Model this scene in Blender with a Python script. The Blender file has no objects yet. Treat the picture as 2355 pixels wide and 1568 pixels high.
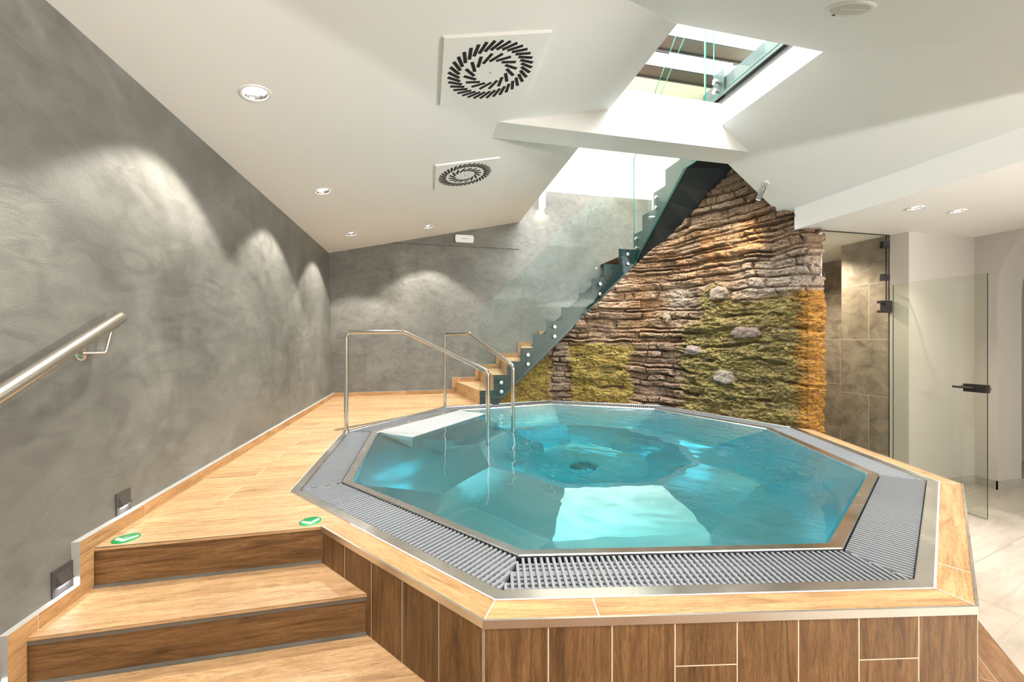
import bpy, math, random
from mathutils import Vector, Matrix, noise
from mathutils.geometry import tessellate_polygon
R = math.radians
random.seed(7)
sc = bpy.context.scene
COL = sc.collection

# ------------------------------------------------------------------ helpers
class MB:
    """collects polygons and builds ONE mesh object"""
    def __init__(s):
        s.v = []; s.f = []; s.m = []; s.uv = []
    def poly(s, pts, mi=0, uv=None):
        b = len(s.v); s.v += [tuple(p) for p in pts]
        s.f.append(tuple(range(b, b + len(pts)))); s.m.append(mi); s.uv.append(uv)
    def grp(s, verts, faces, mi=0):
        b = len(s.v); s.v += [tuple(p) for p in verts]
        for f in faces:
            s.f.append(tuple(b + i for i in f)); s.m.append(mi); s.uv.append(None)
    def box(s, x0, x1, y0, y1, z0, z1, mi=0, M=None, uvd=None):
        c = [Vector((x, y, z)) for x in (x0, x1) for y in (y0, y1) for z in (z0, z1)]
        if M: c = [M @ p for p in c]
        F = [(0, 1, 3, 2), (4, 6, 7, 5), (0, 4, 5, 1), (2, 3, 7, 6), (0, 2, 6, 4), (1, 5, 7, 3)]
        if uvd is None:
            s.grp(c, F, mi)
        else:
            o, u, w = uvd
            for f in F: s.plank([c[i] for i in f], o, u, w, mi)
    def plank(s, pts, o, u, w, mi=0):
        """polygon with UVs in metres: u along the board, w across (edge faces get the nearest mapping)"""
        o = Vector(o); u = Vector(u).normalized(); w = Vector(w).normalized()
        pts = [Vector(p) for p in pts]
        n = u.cross(w)
        s.poly(pts, mi, [((p - o).dot(u), (p - o).dot(w) + 0.35 * (p - o).dot(n)) for p in pts])
    def prism(s, poly, z0, z1, mi=0, ms=None, holes=(), bottom=True):
        """vertical prism over an xy polygon (holes allowed)"""
        ms = mi if ms is None else ms
        loops = [list(poly)] + [list(h) for h in holes]
        flat = [p for l in loops for p in l]
        tri = tessellate_polygon([[Vector((p[0], p[1], 0)) for p in l] for l in loops])
        for t in tri:
            a, b, c = [flat[i] for i in t]
            if (b[0]-a[0])*(c[1]-a[1]) - (b[1]-a[1])*(c[0]-a[0]) < 0: b, c = c, b
            s.poly([(a[0], a[1], z1), (b[0], b[1], z1), (c[0], c[1], z1)], mi)
            if bottom: s.poly([(c[0], c[1], z0), (b[0], b[1], z0), (a[0], a[1], z0)], mi)
        for l in loops:
            for i in range(len(l)):
                p, q = l[i], l[(i+1) % len(l)]
                s.poly([(p[0], p[1], z0), (q[0], q[1], z0), (q[0], q[1], z1), (p[0], p[1], z1)], ms)
    def sheet(s, poly, zf, mi=0, holes=(), flip=False):
        loops = [list(poly)] + [list(h) for h in holes]
        flat = [p for l in loops for p in l]
        for t in tessellate_polygon([[Vector((p[0], p[1], 0)) for p in l] for l in loops]):
            a, b, c = [flat[i] for i in t]
            if ((b[0]-a[0])*(c[1]-a[1]) - (b[1]-a[1])*(c[0]-a[0]) < 0) != flip: b, c = c, b
            s.poly([(p[0], p[1], zf(p[0], p[1])) for p in (a, b, c)], mi)
    def slab(s, pts, th, mi=0, ms=None):
        """planar polygon pts extruded by vector th (front face pts)"""
        ms = mi if ms is None else ms
        pts = [Vector(p) for p in pts]; th = Vector(th); n = len(pts)
        nor = Vector((0, 0, 0))
        for i in range(n): nor += pts[i].cross(pts[(i+1) % n])
        # tessellate in a local frame
        nn = nor.normalized(); ax = (pts[1]-pts[0]).normalized(); ay = nn.cross(ax)
        tri = tessellate_polygon([[Vector(((p-pts[0]).dot(ax), (p-pts[0]).dot(ay), 0)) for p in pts]])
        for t in tri:
            a, b, c = [pts[i] for i in t]
            if (b-a).cross(c-a).dot(nn) < 0: b, c = c, b
            s.poly([a, b, c], mi); s.poly([c+th, b+th, a+th], mi)
        for i in range(n):
            p, q = pts[i], pts[(i+1) % n]
            s.poly([p, p+th, q+th, q], ms)
    def tube(s, path, r, n=14, mi=0, caps=True):
        path = [Vector(p) for p in path]
        rings = []; prev = None
        for i, p in enumerate(path):
            if i == 0: t = path[1]-path[0]
            elif i == len(path)-1: t = path[-1]-path[-2]
            else: t = (path[i+1]-p).normalized() + (p-path[i-1]).normalized()
            t.normalize()
            if prev is None:
                a = Vector((0, 0, 1)) if abs(t.z) < .9 else Vector((1, 0, 0))
                x = t.cross(a).normalized()
            else:
                x = (prev - t*prev.dot(t)).normalized()
            prev = x; y = t.cross(x)
            rr = r[i] if isinstance(r, (list, tuple)) else r
            rings.append([p + x*math.cos(2*math.pi*k/n)*rr + y*math.sin(2*math.pi*k/n)*rr for k in range(n)])
        v = [q for rg in rings for q in rg]; F = []
        for i in range(len(path)-1):
            for k in range(n):
                F.append((i*n+k, i*n+(k+1) % n, (i+1)*n+(k+1) % n, (i+1)*n+k))
        if caps: F.append(tuple(range(n))[::-1]); F.append(tuple((len(path)-1)*n+k for k in range(n)))
        s.grp(v, F, mi)
    def lathe(s, prof, n=32, M=None, mi=0):
        M = M or Matrix.Identity(4); v = []; F = []
        for (r, z) in prof:
            for k in range(n):
                a = 2*math.pi*k/n; v.append(M @ Vector((r*math.cos(a), r*math.sin(a), z)))
        for i in range(len(prof)-1):
            for k in range(n):
                F.append((i*n+k, i*n+(k+1) % n, (i+1)*n+(k+1) % n, (i+1)*n+k))
        s.grp(v, F, mi)
    def build(s, name, mats, parent=None, smooth=None, local=False, loc=None):
        me = bpy.data.meshes.new(name)
        off = Vector((0, 0, 0))
        if not local:
            if parent: off = parent['_w'] if '_w' in parent else parent.location
            elif loc: off = Vector(loc)
        off = Vector(off)
        me.from_pydata([tuple(Vector(p)-off) for p in s.v], [], s.f)
        mats = mats if isinstance(mats, (list, tuple)) else [mats]
        for m in mats: me.materials.append(m)
        me.polygons.foreach_set('material_index', s.m)
        if any(u is not None for u in s.uv):
            ul = me.uv_layers.new(name='UVMap'); k = 0
            for pi, pl in enumerate(me.polygons):
                u = s.uv[pi]
                for j in range(pl.loop_total):
                    if u: ul.data[pl.loop_start+j].uv = u[j]
        me.validate(); me.update()
        if smooth:
            me.polygons.foreach_set('use_smooth', [True]*len(me.polygons)); me.set_sharp_from_angle(angle=R(smooth))
        o = bpy.data.objects.new(name, me); COL.objects.link(o)
        if parent: o.parent = parent
        elif loc: o.location = loc
        return o

def tag(o, label=None, cat=None, group=None, kind=None):
    if label: o['label'] = label
    if cat: o['category'] = cat
    if group: o['group'] = group
    if kind: o['kind'] = kind
    return o
def thing(name, label, cat, loc=(0, 0, 0), rot=(0, 0, 0), group=None, kind=None):
    o = bpy.data.objects.new(name, None); COL.objects.link(o)
    o.empty_display_size = .1; o.location = loc; o.rotation_euler = rot
    return tag(o, label, cat, group, kind)
def dup(root, loc, label, rot=None, group=None):
    def cp(o, par):
        c = o.copy(); COL.objects.link(c); c.parent = par
        for ch in list(o.children): cp(ch, c)
        return c
    r = cp(root, None); r.location = loc
    if rot is not None: r.rotation_euler = rot
    r['label'] = label
    return r
def struct(o, label, cat):
    return tag(o, label, cat, kind='structure')

# ------------------------------------------------------------------ materials
class NT:
    def __init__(s, name):
        s.mat = bpy.data.materials.new(name); s.mat.use_nodes = True
        s.t = s.mat.node_tree; s.n = s.t.nodes; s.n.clear()
        s.out = s.n.new('ShaderNodeOutputMaterial')
    def add(s, typ, **kw):
        nd = s.n.new(typ)
        for k, v in kw.items():
            if k.startswith('i_'):
                nd.inputs[k[2:].replace('_', ' ')].default_value = v
            else: setattr(nd, k, v)
        return nd
    def link(s, a, b): s.t.links.new(a, b)
    def bsdf(s, color=(.8, .8, .8), rough=.5, metal=0., **kw):
        b = s.add('ShaderNodeBsdfPrincipled')
        b.inputs['Base Color'].default_value = (*color, 1); b.inputs['Roughness'].default_value = rough
        b.inputs['Metallic'].default_value = metal
        for k, v in kw.items(): b.inputs[k].default_value = v
        s.link(b.outputs[0], s.out.inputs[0]); s.b = b
        return b
    def coord(s, kind='Object', scale=(1, 1, 1), rot=(0, 0, 0), loc=(0, 0, 0)):
        tc = s.add('ShaderNodeTexCoord'); mp = s.add('ShaderNodeMapping')
        mp.inputs['Scale'].default_value = scale; mp.inputs['Rotation'].default_value = rot; mp.inputs['Location'].default_value = loc
        s.link(tc.outputs[kind], mp.inputs['Vector']); return mp.outputs[0]
    def noise(s, vec, scale=5, detail=4, rough=.55, dist=0):
        nn = s.add('ShaderNodeTexNoise'); nn.inputs['Scale'].default_value = scale
        nn.inputs['Detail'].default_value = detail; nn.inputs['Roughness'].default_value = rough; nn.inputs['Distortion'].default_value = dist
        s.link(vec, nn.inputs['Vector']); return nn
    def ramp(s, fac, stops):
        r = s.add('ShaderNodeValToRGB'); e = r.color_ramp.elements
        while len(e) > 1: e.remove(e[-1])
        e[0].position = stops[0][0]; e[0].color = (*stops[0][1], 1)
        for p, c in stops[1:]:
            x = e.new(p); x.color = (*c, 1)
        s.link(fac, r.inputs[0]); return r.outputs[0]
    def mix(s, fac, a, b, mode='MIX'):
        m = s.add('ShaderNodeMix', data_type='RGBA', blend_type=mode)
        for sock, v in ((m.inputs[0], fac), (m.inputs[6], a), (m.inputs[7], b)):
            if isinstance(v, bpy.types.NodeSocket): s.link(v, sock)
            elif isinstance(v, (int, float)): sock.default_value = v
            else: sock.default_value = (*v, 1)
        return m.outputs[2]
    def math(s, op, a, b=None):
        m = s.add('ShaderNodeMath', operation=op)
        for sock, v in ((m.inputs[0], a), (m.inputs[1], b)):
            if v is None: continue
            if isinstance(v, bpy.types.NodeSocket): s.link(v, sock)
            else: sock.default_value = v
        return m.outputs[0]
    def bump(s, h, strength=.3, dist=.01, normal=None):
        b = s.add('ShaderNodeBump'); b.inputs['Strength'].default_value = strength; b.inputs['Distance'].default_value = dist
        s.link(h, b.inputs['Height'])
        if normal: s.link(normal, b.inputs['Normal'])
        return b.outputs[0]

def plain(name, color, rough=.5, metal=0., **kw):
    n = NT(name); n.bsdf(color, rough, metal, **kw); return n.mat
def emit(name, color, strength):
    n = NT(name); e = n.add('ShaderNodeEmission'); e.inputs[0].default_value = (*color, 1); e.inputs[1].default_value = strength
    n.link(e.outputs[0], n.out.inputs[0]); n.mat.cycles.emission_sampling = 'NONE'; return n.mat

def paint(name, color):
    n = NT(name); n.bsdf(color, .6)
    v = n.coord('Object'); nn = n.noise(v, 90, 2)
    n.link(n.bump(nn.outputs[0], .05, .002), n.b.inputs['Normal']); return n.mat

def plaster(name, c0, c1, c2):
    """troweled microcement: large cloudy patches, faint diagonal trowel marks"""
    n = NT(name); n.bsdf(c1, .42)
    v = n.coord('Object'); big = n.noise(v, 1.1, 5, .6, .8)
    v2 = n.coord('Object', (3.2, 2.2, 5.), (.3, .5, .7)); mid = n.noise(v2, 1.6, 6, .62, 1.6)
    c = n.ramp(big.outputs[0], [(.3, c0), (.52, c1), (.72, c2)])
    k = n.ramp(mid.outputs[0], [(.35, (.82, .82, .82)), (.5, (1, 1, 1)), (.68, (1.16, 1.16, 1.15))])
    n.link(n.mix(1., c, k, 'MULTIPLY'), n.b.inputs['Base Color'])
    v3 = n.coord('Object', (14, 14, 26), (.6, .4, .2)); fine = n.noise(v3, 2.2, 7, .65, 2.)
    h = n.math('ADD', n.math('MULTIPLY', mid.outputs[0], .6), n.math('MULTIPLY', fine.outputs[0], .5))
    n.link(n.bump(h, .35, .012), n.b.inputs['Normal'])
    n.link(n.ramp(mid.outputs[0], [(.3, (.36,)*3), (.7, (.55,)*3)]), n.b.inputs['Roughness'])
    return n.mat

def wood(name, dark, mid, light, bw=1.2, rh=.2, mortar=.0016, mcol=(.55, .5, .42), offset=.37, ofreq=2, coord='UV', scale=(1, 1, 1), loc=(0, 0, 0), rough=.45, knots=.5):
    """wood look porcelain boards: brick layout for joints, stretched noise for grain"""
    n = NT(name); n.bsdf(mid, rough)
    uv = n.coord(coord, scale, loc=loc)
    br = n.add('ShaderNodeTexBrick', offset=offset, offset_frequency=ofreq, squash=1.)
    for k, v in dict(Scale=1., Bias=0.).items(): br.inputs[k].default_value = v
    br.inputs['Mortar Size'].default_value = mortar; br.inputs['Mortar Smooth'].default_value = .1
    br.inputs['Brick Width'].default_value = bw; br.inputs['Row Height'].default_value = rh
    br.inputs['Color1'].default_value = (0, 0, 0, 1); br.inputs['Color2'].default_value = (1, 1, 1, 1); br.inputs['Mortar'].default_value = (.5, .5, .5, 1)
    n.link(uv, br.inputs['Vector'])
    rnd = br.outputs['Color']
    off = n.add('ShaderNodeVectorMath', operation='MULTIPLY_ADD')
    n.link(rnd, off.inputs[0]); off.inputs[1].default_value = (17.3, 9.7, 5.1); n.link(uv, off.inputs[2])
    mp = n.add('ShaderNodeMapping'); mp.inputs['Scale'].default_value = (1.3, 15, 1); n.link(off.outputs[0], mp.inputs['Vector'])
    g1 = n.noise(mp.outputs[0], 1.5, 10, .72, 1.6)
    mp2 = n.add('ShaderNodeMapping'); mp2.inputs['Scale'].default_value = (11, 150, 1); n.link(off.outputs[0], mp2.inputs['Vector'])
    g2 = n.noise(mp2.outputs[0], 1.7, 7, .7, 1.2)
    mp3 = n.add('ShaderNodeMapping'); mp3.inputs['Scale'].default_value = (1.1, 3.4, 1); n.link(off.outputs[0], mp3.inputs['Vector'])
    g3 = n.noise(mp3.outputs[0], 1.3, 3, .5, .6)
    c = n.ramp(g1.outputs[0], [(.32, dark), (.48, mid), (.64, light)])
    c = n.mix(1., c, n.ramp(g2.outputs[0], [(.34, (.52, .46, .40)), (.5, (1, 1, 1)), (.75, (1.16, 1.15, 1.13))]), 'MULTIPLY')
    c = n.mix(1., c, n.ramp(g3.outputs[0], [(.3, (.82, .8, .77)), (.7, (1.13, 1.12, 1.1))]), 'MULTIPLY')
    # knots
    mp4 = n.add('ShaderNodeMapping'); mp4.inputs['Scale'].default_value = (2.2, 5.5, 1); n.link(off.outputs[0], mp4.inputs['Vector'])
    vo = n.add('ShaderNodeTexVoronoi'); vo.inputs['Scale'].default_value = 1.; n.link(mp4.outputs[0], vo.inputs['Vector'])
    kd = n.math('ADD', vo.outputs['Distance'], n.math('MULTIPLY', g1.outputs[0], .16))
    kf = n.ramp(kd, [(.10, (1 - knots,)*3), (.2, (1, 1, 1))])
    c = n.mix(1., c, kf, 'MULTIPLY')
    tone = n.ramp(rnd, [(0, (.9, .88, .86)), (1, (1.08, 1.07, 1.05))])
    c = n.mix(1., c, tone, 'MULTIPLY')
    c = n.mix(br.outputs['Fac'], c, mcol)
    n.link(c, n.b.inputs['Base Color'])
    h = n.math('SUBTRACT', n.math('MULTIPLY', g2.outputs[0], .35), br.outputs['Fac'])
    n.link(n.bump(h, .35, .005), n.b.inputs['Normal'])
    return n.mat

def steel(name, color=(.80, .79, .77), rough=.24, var=.04, metal=1.):
    n = NT(name); n.bsdf(color, rough, metal)
    nn = n.noise(n.coord('Object'), 7, 3, .5)
    n.link(n.ramp(nn.outputs[0], [(.3, (max(rough-var, .03),)*3), (.7, (rough+var,)*3)]), n.b.inputs['Roughness'])
    return n.mat

def thin_glass(name, tint=(.93, .97, .96), refl=.7):
    """thin pane: straight-through tint plus Fresnel reflection"""
    n = NT(name)
    tr = n.add('ShaderNodeBsdfTransparent'); tr.inputs[0].default_value = (*tint, 1)
    gl = n.add('ShaderNodeBsdfGlossy'); gl.inputs['Roughness'].default_value = .0; gl.inputs[0].default_value = (.95, 1, .98, 1)
    fr = n.add('ShaderNodeFresnel'); ge = n.add('ShaderNodeNewGeometry')
    n.link(n.math('ADD', 1.5, n.math('MULTIPLY', ge.outputs['Backfacing'], 1/1.5-1.5)), fr.inputs[0])   # same reflectance from both faces
    mx = n.add('ShaderNodeMixShader'); n.link(n.math('MULTIPLY', fr.outputs[0], refl), mx.inputs[0])
    n.link(tr.outputs[0], mx.inputs[1]); n.link(gl.outputs[0], mx.inputs[2]); n.link(mx.outputs[0], n.out.inputs[0])
    return n.mat

M = {}
M['ceil'] = paint('white_ceiling_paint', (.90, .89, .865))
M['cream'] = paint('cream_wall_paint', (.62, .57, .47))
M['white'] = plain('white_enamel', (.82, .82, .80), .35)
M['offwhite'] = paint('warm_white_wall_paint', (.46, .43, .39))
M['plaster'] = plaster('grey_microcement', (.108, .106, .092), (.15, .147, .130), (.205, .20, .182))
M['plasteredge'] = plain('pale_grout_edge', (.36, .35, .32), .7)
OAK = dict(dark=(.31, .18, .083), mid=(.475, .30, .152), light=(.60, .405, .225))
M['deck'] = wood('oak_look_deck_tiles', **OAK, bw=1.1, rh=.195, mcol=(.62, .5, .34), mortar=.0022)
M['oak'] = wood('oak_look_boards', **OAK, bw=60, rh=60, mortar=0, knots=.55)
M['coping'] = wood('oak_look_coping_tiles', dark=(.27, .15, .063), mid=(.42, .25, .115), light=(.52, .33, .165), bw=6, rh=.4, mortar=.0022, mcol=(.75, .7, .6), offset=0, knots=.6)
M['riser'] = wood('shaded_oak_look_risers', dark=(.06, .027, .009), mid=(.15, .077, .028), light=(.225, .122, .048), bw=60, rh=60, mortar=0, knots=.75)  # browner oak tile, dim light on upright faces put into its colour
M['apron'] = wood('shaded_oak_look_apron_tiles', dark=(.060, .029, .010), mid=(.150, .077, .029), light=(.225, .126, .053), bw=.9, rh=.2076, mortar=.0022, mcol=(.6, .5, .38), offset=.628, ofreq=3, knots=.7)  # same tile, browner and knotty, darkened for the less lit apron faces
M['skirt'] = wood('oak_look_skirting', dark=(.24, .13, .055), mid=(.42, .245, .11), light=(.52, .32, .155), bw=.9, rh=60, mortar=.001, knots=.4)
M['grout'] = plain('dark_grout', (.11, .09, .07), .8)
M['steel'] = steel('brushed_steel')
M['steel_dark'] = steel('matt_steel_channel', (.33, .32, .30), .38)
M['chrome'] = steel('polished_steel_tube', (.72, .70, .66), .12, .02)
M['satin'] = steel('satin_steel_rail', (.68, .63, .56), .24, .02)
M['edge'] = steel('aluminium_edge_profile', (.78, .75, .70), .3)
M['grate'] = plain('grey_grate_plastic', (.22, .235, .25), .4)
M['void'] = plain('dark_channel', (.02, .02, .02), .9)
M['basin'] = steel('pool_basin_steel', (.84, .87, .85), .2, .05, .6)
M['black'] = plain('black_metal', (.012, .012, .012), .38)
M['stringer'] = plain('dark_green_grey_steel', (.017, .032, .030), .42)
M['underside'] = plain('black_steel_plate', (.008, .009, .008), .6)
M['fascia'] = steel('dark_steel_fascia', (.13, .14, .14), .4)
M['glass'] = thin_glass('clear_glass', (.90, .95, .94))
M['doorglass'] = thin_glass('clear_door_glass', (.93, .95, .92), .5)
M['gedge'] = plain('green_glass_edge', (.012, .24, .155), .12, **{'Transmission Weight': .25})
M['gedge_dark'] = plain('dark_glass_edge', (.012, .02, .018), .15)
M['gedge_clear'] = plain('pale_glass_edge', (.42, .52, .50), .12)
M['lamp'] = emit('lit_lamp_lens', (1, .95, .88), 28)
M['lamp_led'] = emit('lit_led_strip', (.95, .95, 1), 4)
M['lamp_warm'] = emit('lit_warm_lens', (1, .86, .68), 30)
M['lamp_soft'] = emit('lit_fill_lamp_diffuser', (1, .95, .88), 3)  # glow of the added fill lamps
M['mirror'] = plain('faceted_reflector', (.9, .9, .92), .12, 1.)
M['slot'] = plain('black_air_slot', (.008, .008, .008), .7)
M['brown'] = plain('brown_painted_beam', (.03, .019, .013), .4)
M['sgreen'] = plain('green_sticker', (.0, .23, .06), .4)
M['scream'] = plain('cream_sticker_arrow', (.80, .78, .48), .5)
M['grey'] = plain('grey_lamp_body', (.20, .22, .21), .35, .4)
M['plug'] = plain('charcoal_plate', (.055, .05, .048), .38)
M['speaker'] = plain('warm_white_grille', (.60, .58, .52), .5)

# water: clear, refracting, slowly absorbing red
n = NT('pool_water')
g = n.add('ShaderNodeBsdfPrincipled')
g.inputs['Base Color'].default_value = (1, 1, 1, 1); g.inputs['Roughness'].default_value = 0; g.inputs['IOR'].default_value = 1.333
g.inputs['Transmission Weight'].default_value = 1
n.link(g.outputs[0], n.out.inputs[0])
va = n.add('ShaderNodeVolumeAbsorption'); va.inputs[0].default_value = (.05, .855, .905, 1); va.inputs[1].default_value = 1.0
n.link(va.outputs[0], n.out.inputs['Volume'])
M['water'] = n.mat

# anti slip treads in the pool: raised pips
n = NT('antislip_steel_tread'); n.bsdf((.62, .66, .64), .35, .25)
v = n.coord('Object', (1, 1, 1), (0, 0, R(50)))
vo = n.add('ShaderNodeTexVoronoi'); vo.inputs['Scale'].default_value = 30; vo.inputs['Randomness'].default_value = 0
n.link(v, vo.inputs['Vector'])
pip = n.ramp(vo.outputs['Distance'], [(.22, (1, 1, 1)), (.34, (0, 0, 0))])
n.link(n.mix(pip, (.34, .36, .34), (.85, .86, .84)), n.b.inputs['Base Color'])
n.link(n.bump(pip, .8, .004), n.b.inputs['Normal']); M['tread'] = n.mat

# stone tile for the lower floor
def stone_tile(name, c0, c1, bw, rh, mcol, coordv, streak, mortar=.003, offset=.5):
    n = NT(name); n.bsdf(c0, .42); v = coordv(n)
    br = n.add('ShaderNodeTexBrick', offset=offset, offset_frequency=2)
    br.inputs['Scale'].default_value = 1; br.inputs['Mortar Size'].default_value = mortar; br.inputs['Mortar Smooth'].default_value = .1
    br.inputs['Brick Width'].default_value = bw; br.inputs['Row Height'].default_value = rh
    br.inputs['Color1'].default_value = (0, 0, 0, 1); br.inputs['Color2'].default_value = (1, 1, 1, 1)
    n.link(v, br.inputs['Vector'])
    off = n.add('ShaderNodeVectorMath', operation='MULTIPLY_ADD'); n.link(br.outputs['Color'], off.inputs[0]); off.inputs[1].default_value = (5, 7, 3); n.link(v, off.inputs[2])
    mp = n.add('ShaderNodeMapping'); mp.inputs['Scale'].default_value = streak; n.link(off.outputs[0], mp.inputs['Vector'])
    a = n.noise(mp.outputs[0], 1.5, 7, .65, .8)
    c = n.ramp(a.outputs[0], [(.3, c0), (.7, c1)])
    n.link(n.mix(br.outputs['Fac'], c, mcol), n.b.inputs['Base Color'])
    n.link(n.bump(n.math('SUBTRACT', n.math('MULTIPLY', a.outputs[0], .3), br.outputs['Fac']), .2, .004), n.b.inputs['Normal'])
    return n.mat
M['floortile'] = stone_tile('beige_floor_tiles', (.30, .265, .22), (.45, .405, .35), 1.2, .6, (.26, .22, .18), lambda n: n.coord('Object', (1, 1, 1), (0, 0, R(-12))), (1.2, 7, 1))
M['skirtstone'] = stone_tile('grey_stone_skirting', (.30, .285, .25), (.38, .36, .32), .6, 5, (.2, .19, .17), lambda n: n.coord('Object', (1, 1, 1)), (2, 8, 8))
def _shower(n):
    tc = n.add('ShaderNodeTexCoord'); s = n.add('ShaderNodeSeparateXYZ'); n.link(tc.outputs['Object'], s.inputs[0])
    c = n.add('ShaderNodeCombineXYZ'); n.link(n.math('ADD', s.outputs[0], s.outputs[1]), c.inputs[0]); n.link(n.math('ADD', s.outputs[2], .99), c.inputs[1]); return c.outputs[0]
M['showertile'] = stone_tile('brown_stone_shower_tiles', (.12, .10, .078), (.33, .285, .23), 1.2, .63, (.42, .38, .32), _shower, (4, 4, 1), .004)

# ------------------------------------------------------------------ geometry data (metres; z=0 is the pool deck)
ZL = -.688                                  # lower floor
RS = .172                                   # riser of the entry steps
XW, YB = -1.49, 6.68                        # left wall, back wall
PC = (1.395, 3.354)                         # pool centre
def nona(r, z=None):
    a = [R(-120 + 40*i) for i in range(9)]
    p = [(PC[0]+r*math.cos(t), PC[1]+r*math.sin(t)) for t in a]
    return p if z is None else [(x, y, z) for x, y in p]
RSO, RGO, RGI, RLI, RWO = 2.319, 2.264, 2.034, 1.976, 2.428
SLL, SLR, SLT = .2208, -.7361, .5           # slopes of the three ceiling planes
def zL(x, y=0): return 2.262 + SLL*(x - XW)
def zR(x, y=0): return 2.943 + SLR*(x - 2.755)
def zT(x, y): return 2.943 - SLT*(2.265 - y)
aL, aR, aT = -math.atan(SLL), -math.atan(SLR), math.atan(SLT)
ZS = 2.03                                   # low soffit on the right
def sstep(a, b_, x):
    t = min(max((x-a)/(b_-a), 0), 1); return t*t*(3-2*t)
def lerp(a, b, t): return tuple(p + (q-p)*t for p, q in zip(a, b))

# ------------------------------------------------------------------ ceiling
DL = [(-.995, 2.63), (-.999, 4.222), (-1.012, 5.83), (.038, 6.062)]
def circ(c, r, kx=1., ky=1., n=28): return [(c[0]+kx*r*math.cos(2*math.pi*i/n), c[1]+ky*r*math.sin(2*math.pi*i/n)) for i in range(n)]
foldL = (1.59, 2.265); foldR = (2.755, 2.265)
yl = 2.265 - (2.943-zL(XW))/SLT             # fold meets the left wall
yr = 2.265 - (2.943-zR(3.70))/SLT
b = MB()
b.sheet([(XW, yl), foldL, (1.59, YB), (XW, YB)], zL, 0, holes=[circ(c, .072, math.cos(aL)) for c in DL], flip=True)
b.sheet([foldR, (3.70, yr), (3.70, 3.34), (3.88, 3.34), (3.88, 3.515), (2.755, 3.515)], zR, 0, flip=True)
b.sheet([foldL, (XW, yl), (XW, .9), (3.7, .9-.04), (3.70, yr), foldR], zT, 0, flip=True)
zb = zT(0, .86)
b.sheet([(XW, -2.2), (3.7, -2.2), (3.7, .862), (XW, .9)], lambda x, y: zb, 0, flip=True)
# reveals of the opening
ZU = 3.36
b.poly([(1.59, 2.265, 2.943), (1.59, YB, 2.943), (1.59, YB, ZU), (1.59, 2.265, ZU)])
b.poly([(1.59, 2.265, 2.943), (1.59, 2.265, ZU), (2.755, 2.265, ZU), (2.755, 2.265, 2.943)])
b.poly([(2.755, 2.265, 2.943), (2.755, 2.265, 3.148), (2.755, 3.515, 3.148), (2.755, 3.515, 2.943)])
b.poly([(2.755, 3.515, 2.943), (2.755, 3.515, 3.148), (3.70, 3.515, 3.148), (3.70, 3.515, zR(3.70))])
# bulkhead face and low soffit
LS = [(4.104, 2.568), (4.564, 2.55)]
b.poly([(3.70, -2.2, zb+.05), (3.70, 3.34, zb+.05), (3.70, 3.34, ZS), (3.70, -2.2, ZS)])
b.sheet([(3.70, -2.2), (6.29, -2.2), (6.29, 5.9), (3.70, 5.9)], lambda x, y: ZS, 0, holes=[circ(c, .042) for c in LS], flip=True)
struct(b.build('ceiling', [M['ceil']]), 'white sloping ceiling folded around the stair opening', 'ceiling')
# beam across the opening
b = MB(); b.box(.50, 3.10, 3.245, 3.515, 2.72, 3.148)
struct(b.build('trim_1', [M['ceil']]), 'white boxed beam crossing the ceiling opening', 'beam')

# ------------------------------------------------------------------ walls
def xwall(z): return -1.43-.0265*z           # the plaster wall is not quite plumb
b = MB()
b.poly([(xwall(ZL), -2.2, ZL), (xwall(ZL), YB+.1, ZL), (xwall(2.4), YB+.1, 2.4), (xwall(2.4), -2.2, 2.4)])
struct(b.build('wall_left', [M['plaster']]), 'grey troweled plaster wall on the left', 'wall')
b = MB()
b.slab([(XW, YB, -.1), (4.15, YB, -.1), (4.15, YB, 3.52), (XW, YB, 3.52)], (0, .08, 0))
b.slab([(-.60, YB-.012, 2.473), (1.59, YB-.012, 2.473), (1.59, YB-.012, 2.96), (-.60, YB-.012, 2.47)], (0, .03, 0))
struct(b.build('wall_back', [M['plaster']]), 'grey troweled plaster wall at the back behind the stairs', 'wall')
b = MB()
b.slab([(.2, YB+.005, 3.36), (4.15, YB+.005, 3.36), (4.15, YB+.005, 5.7), (.2, YB+.005, 5.7)], (0, .08, 0))
b.poly([(4.15, 3.62, 2.9), (4.15, YB, 0), (4.15, YB, 4.5), (4.15, 3.62, 4.5)]); b.poly([(4.15, 3.62, 4.5), (4.15, YB, 4.5), (5.4, YB, 4.5), (5.4, 3.62, 4.5)]); b.poly([(5.4, 3.62, 4.5), (5.4, YB, 4.5), (5.4, YB, 5.7), (5.4, 3.62, 5.7)]); b.poly([(4.15, YB+.005, 4.5), (5.4, YB+.005, 4.5), (5.4, YB+.005, 5.7), (4.15, YB+.005, 5.7)])
b.poly([(4.15, 3.62, 3.3), (4.15, 3.62, 4.5), (5.4, 3.62, 4.5), (5.4, 3.62, 3.3)])
b.poly([(5.4, 1.0, 3.3), (5.4, 3.62, 3.3), (5.4, 3.62, 5.7), (5.4, 1.0, 5.7)])
b.poly([(.2, 1.0, 3.3), (5.4, 1.0, 3.3), (5.4, 1.0, 5.7), (.2, 1.0, 5.7)])
b.poly([(.2, 1.0, 3.3), (.2, YB, 3.3), (.2, YB, 5.7), (.2, 1.0, 5.7)])
struct(b.build('wall_upper', [M['cream']]), 'cream painted walls of the upper storey', 'wall')
b = MB()   # room behind the camera and to the right
b.poly([(XW, -2.2, ZL), (XW, -2.2, 2.4), (6.3, -2.2, 2.4), (6.3, -2.2, ZL)])
struct(b.build('wall_front', [M['offwhite']]), 'plain wall behind the viewpoint', 'wall')
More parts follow.
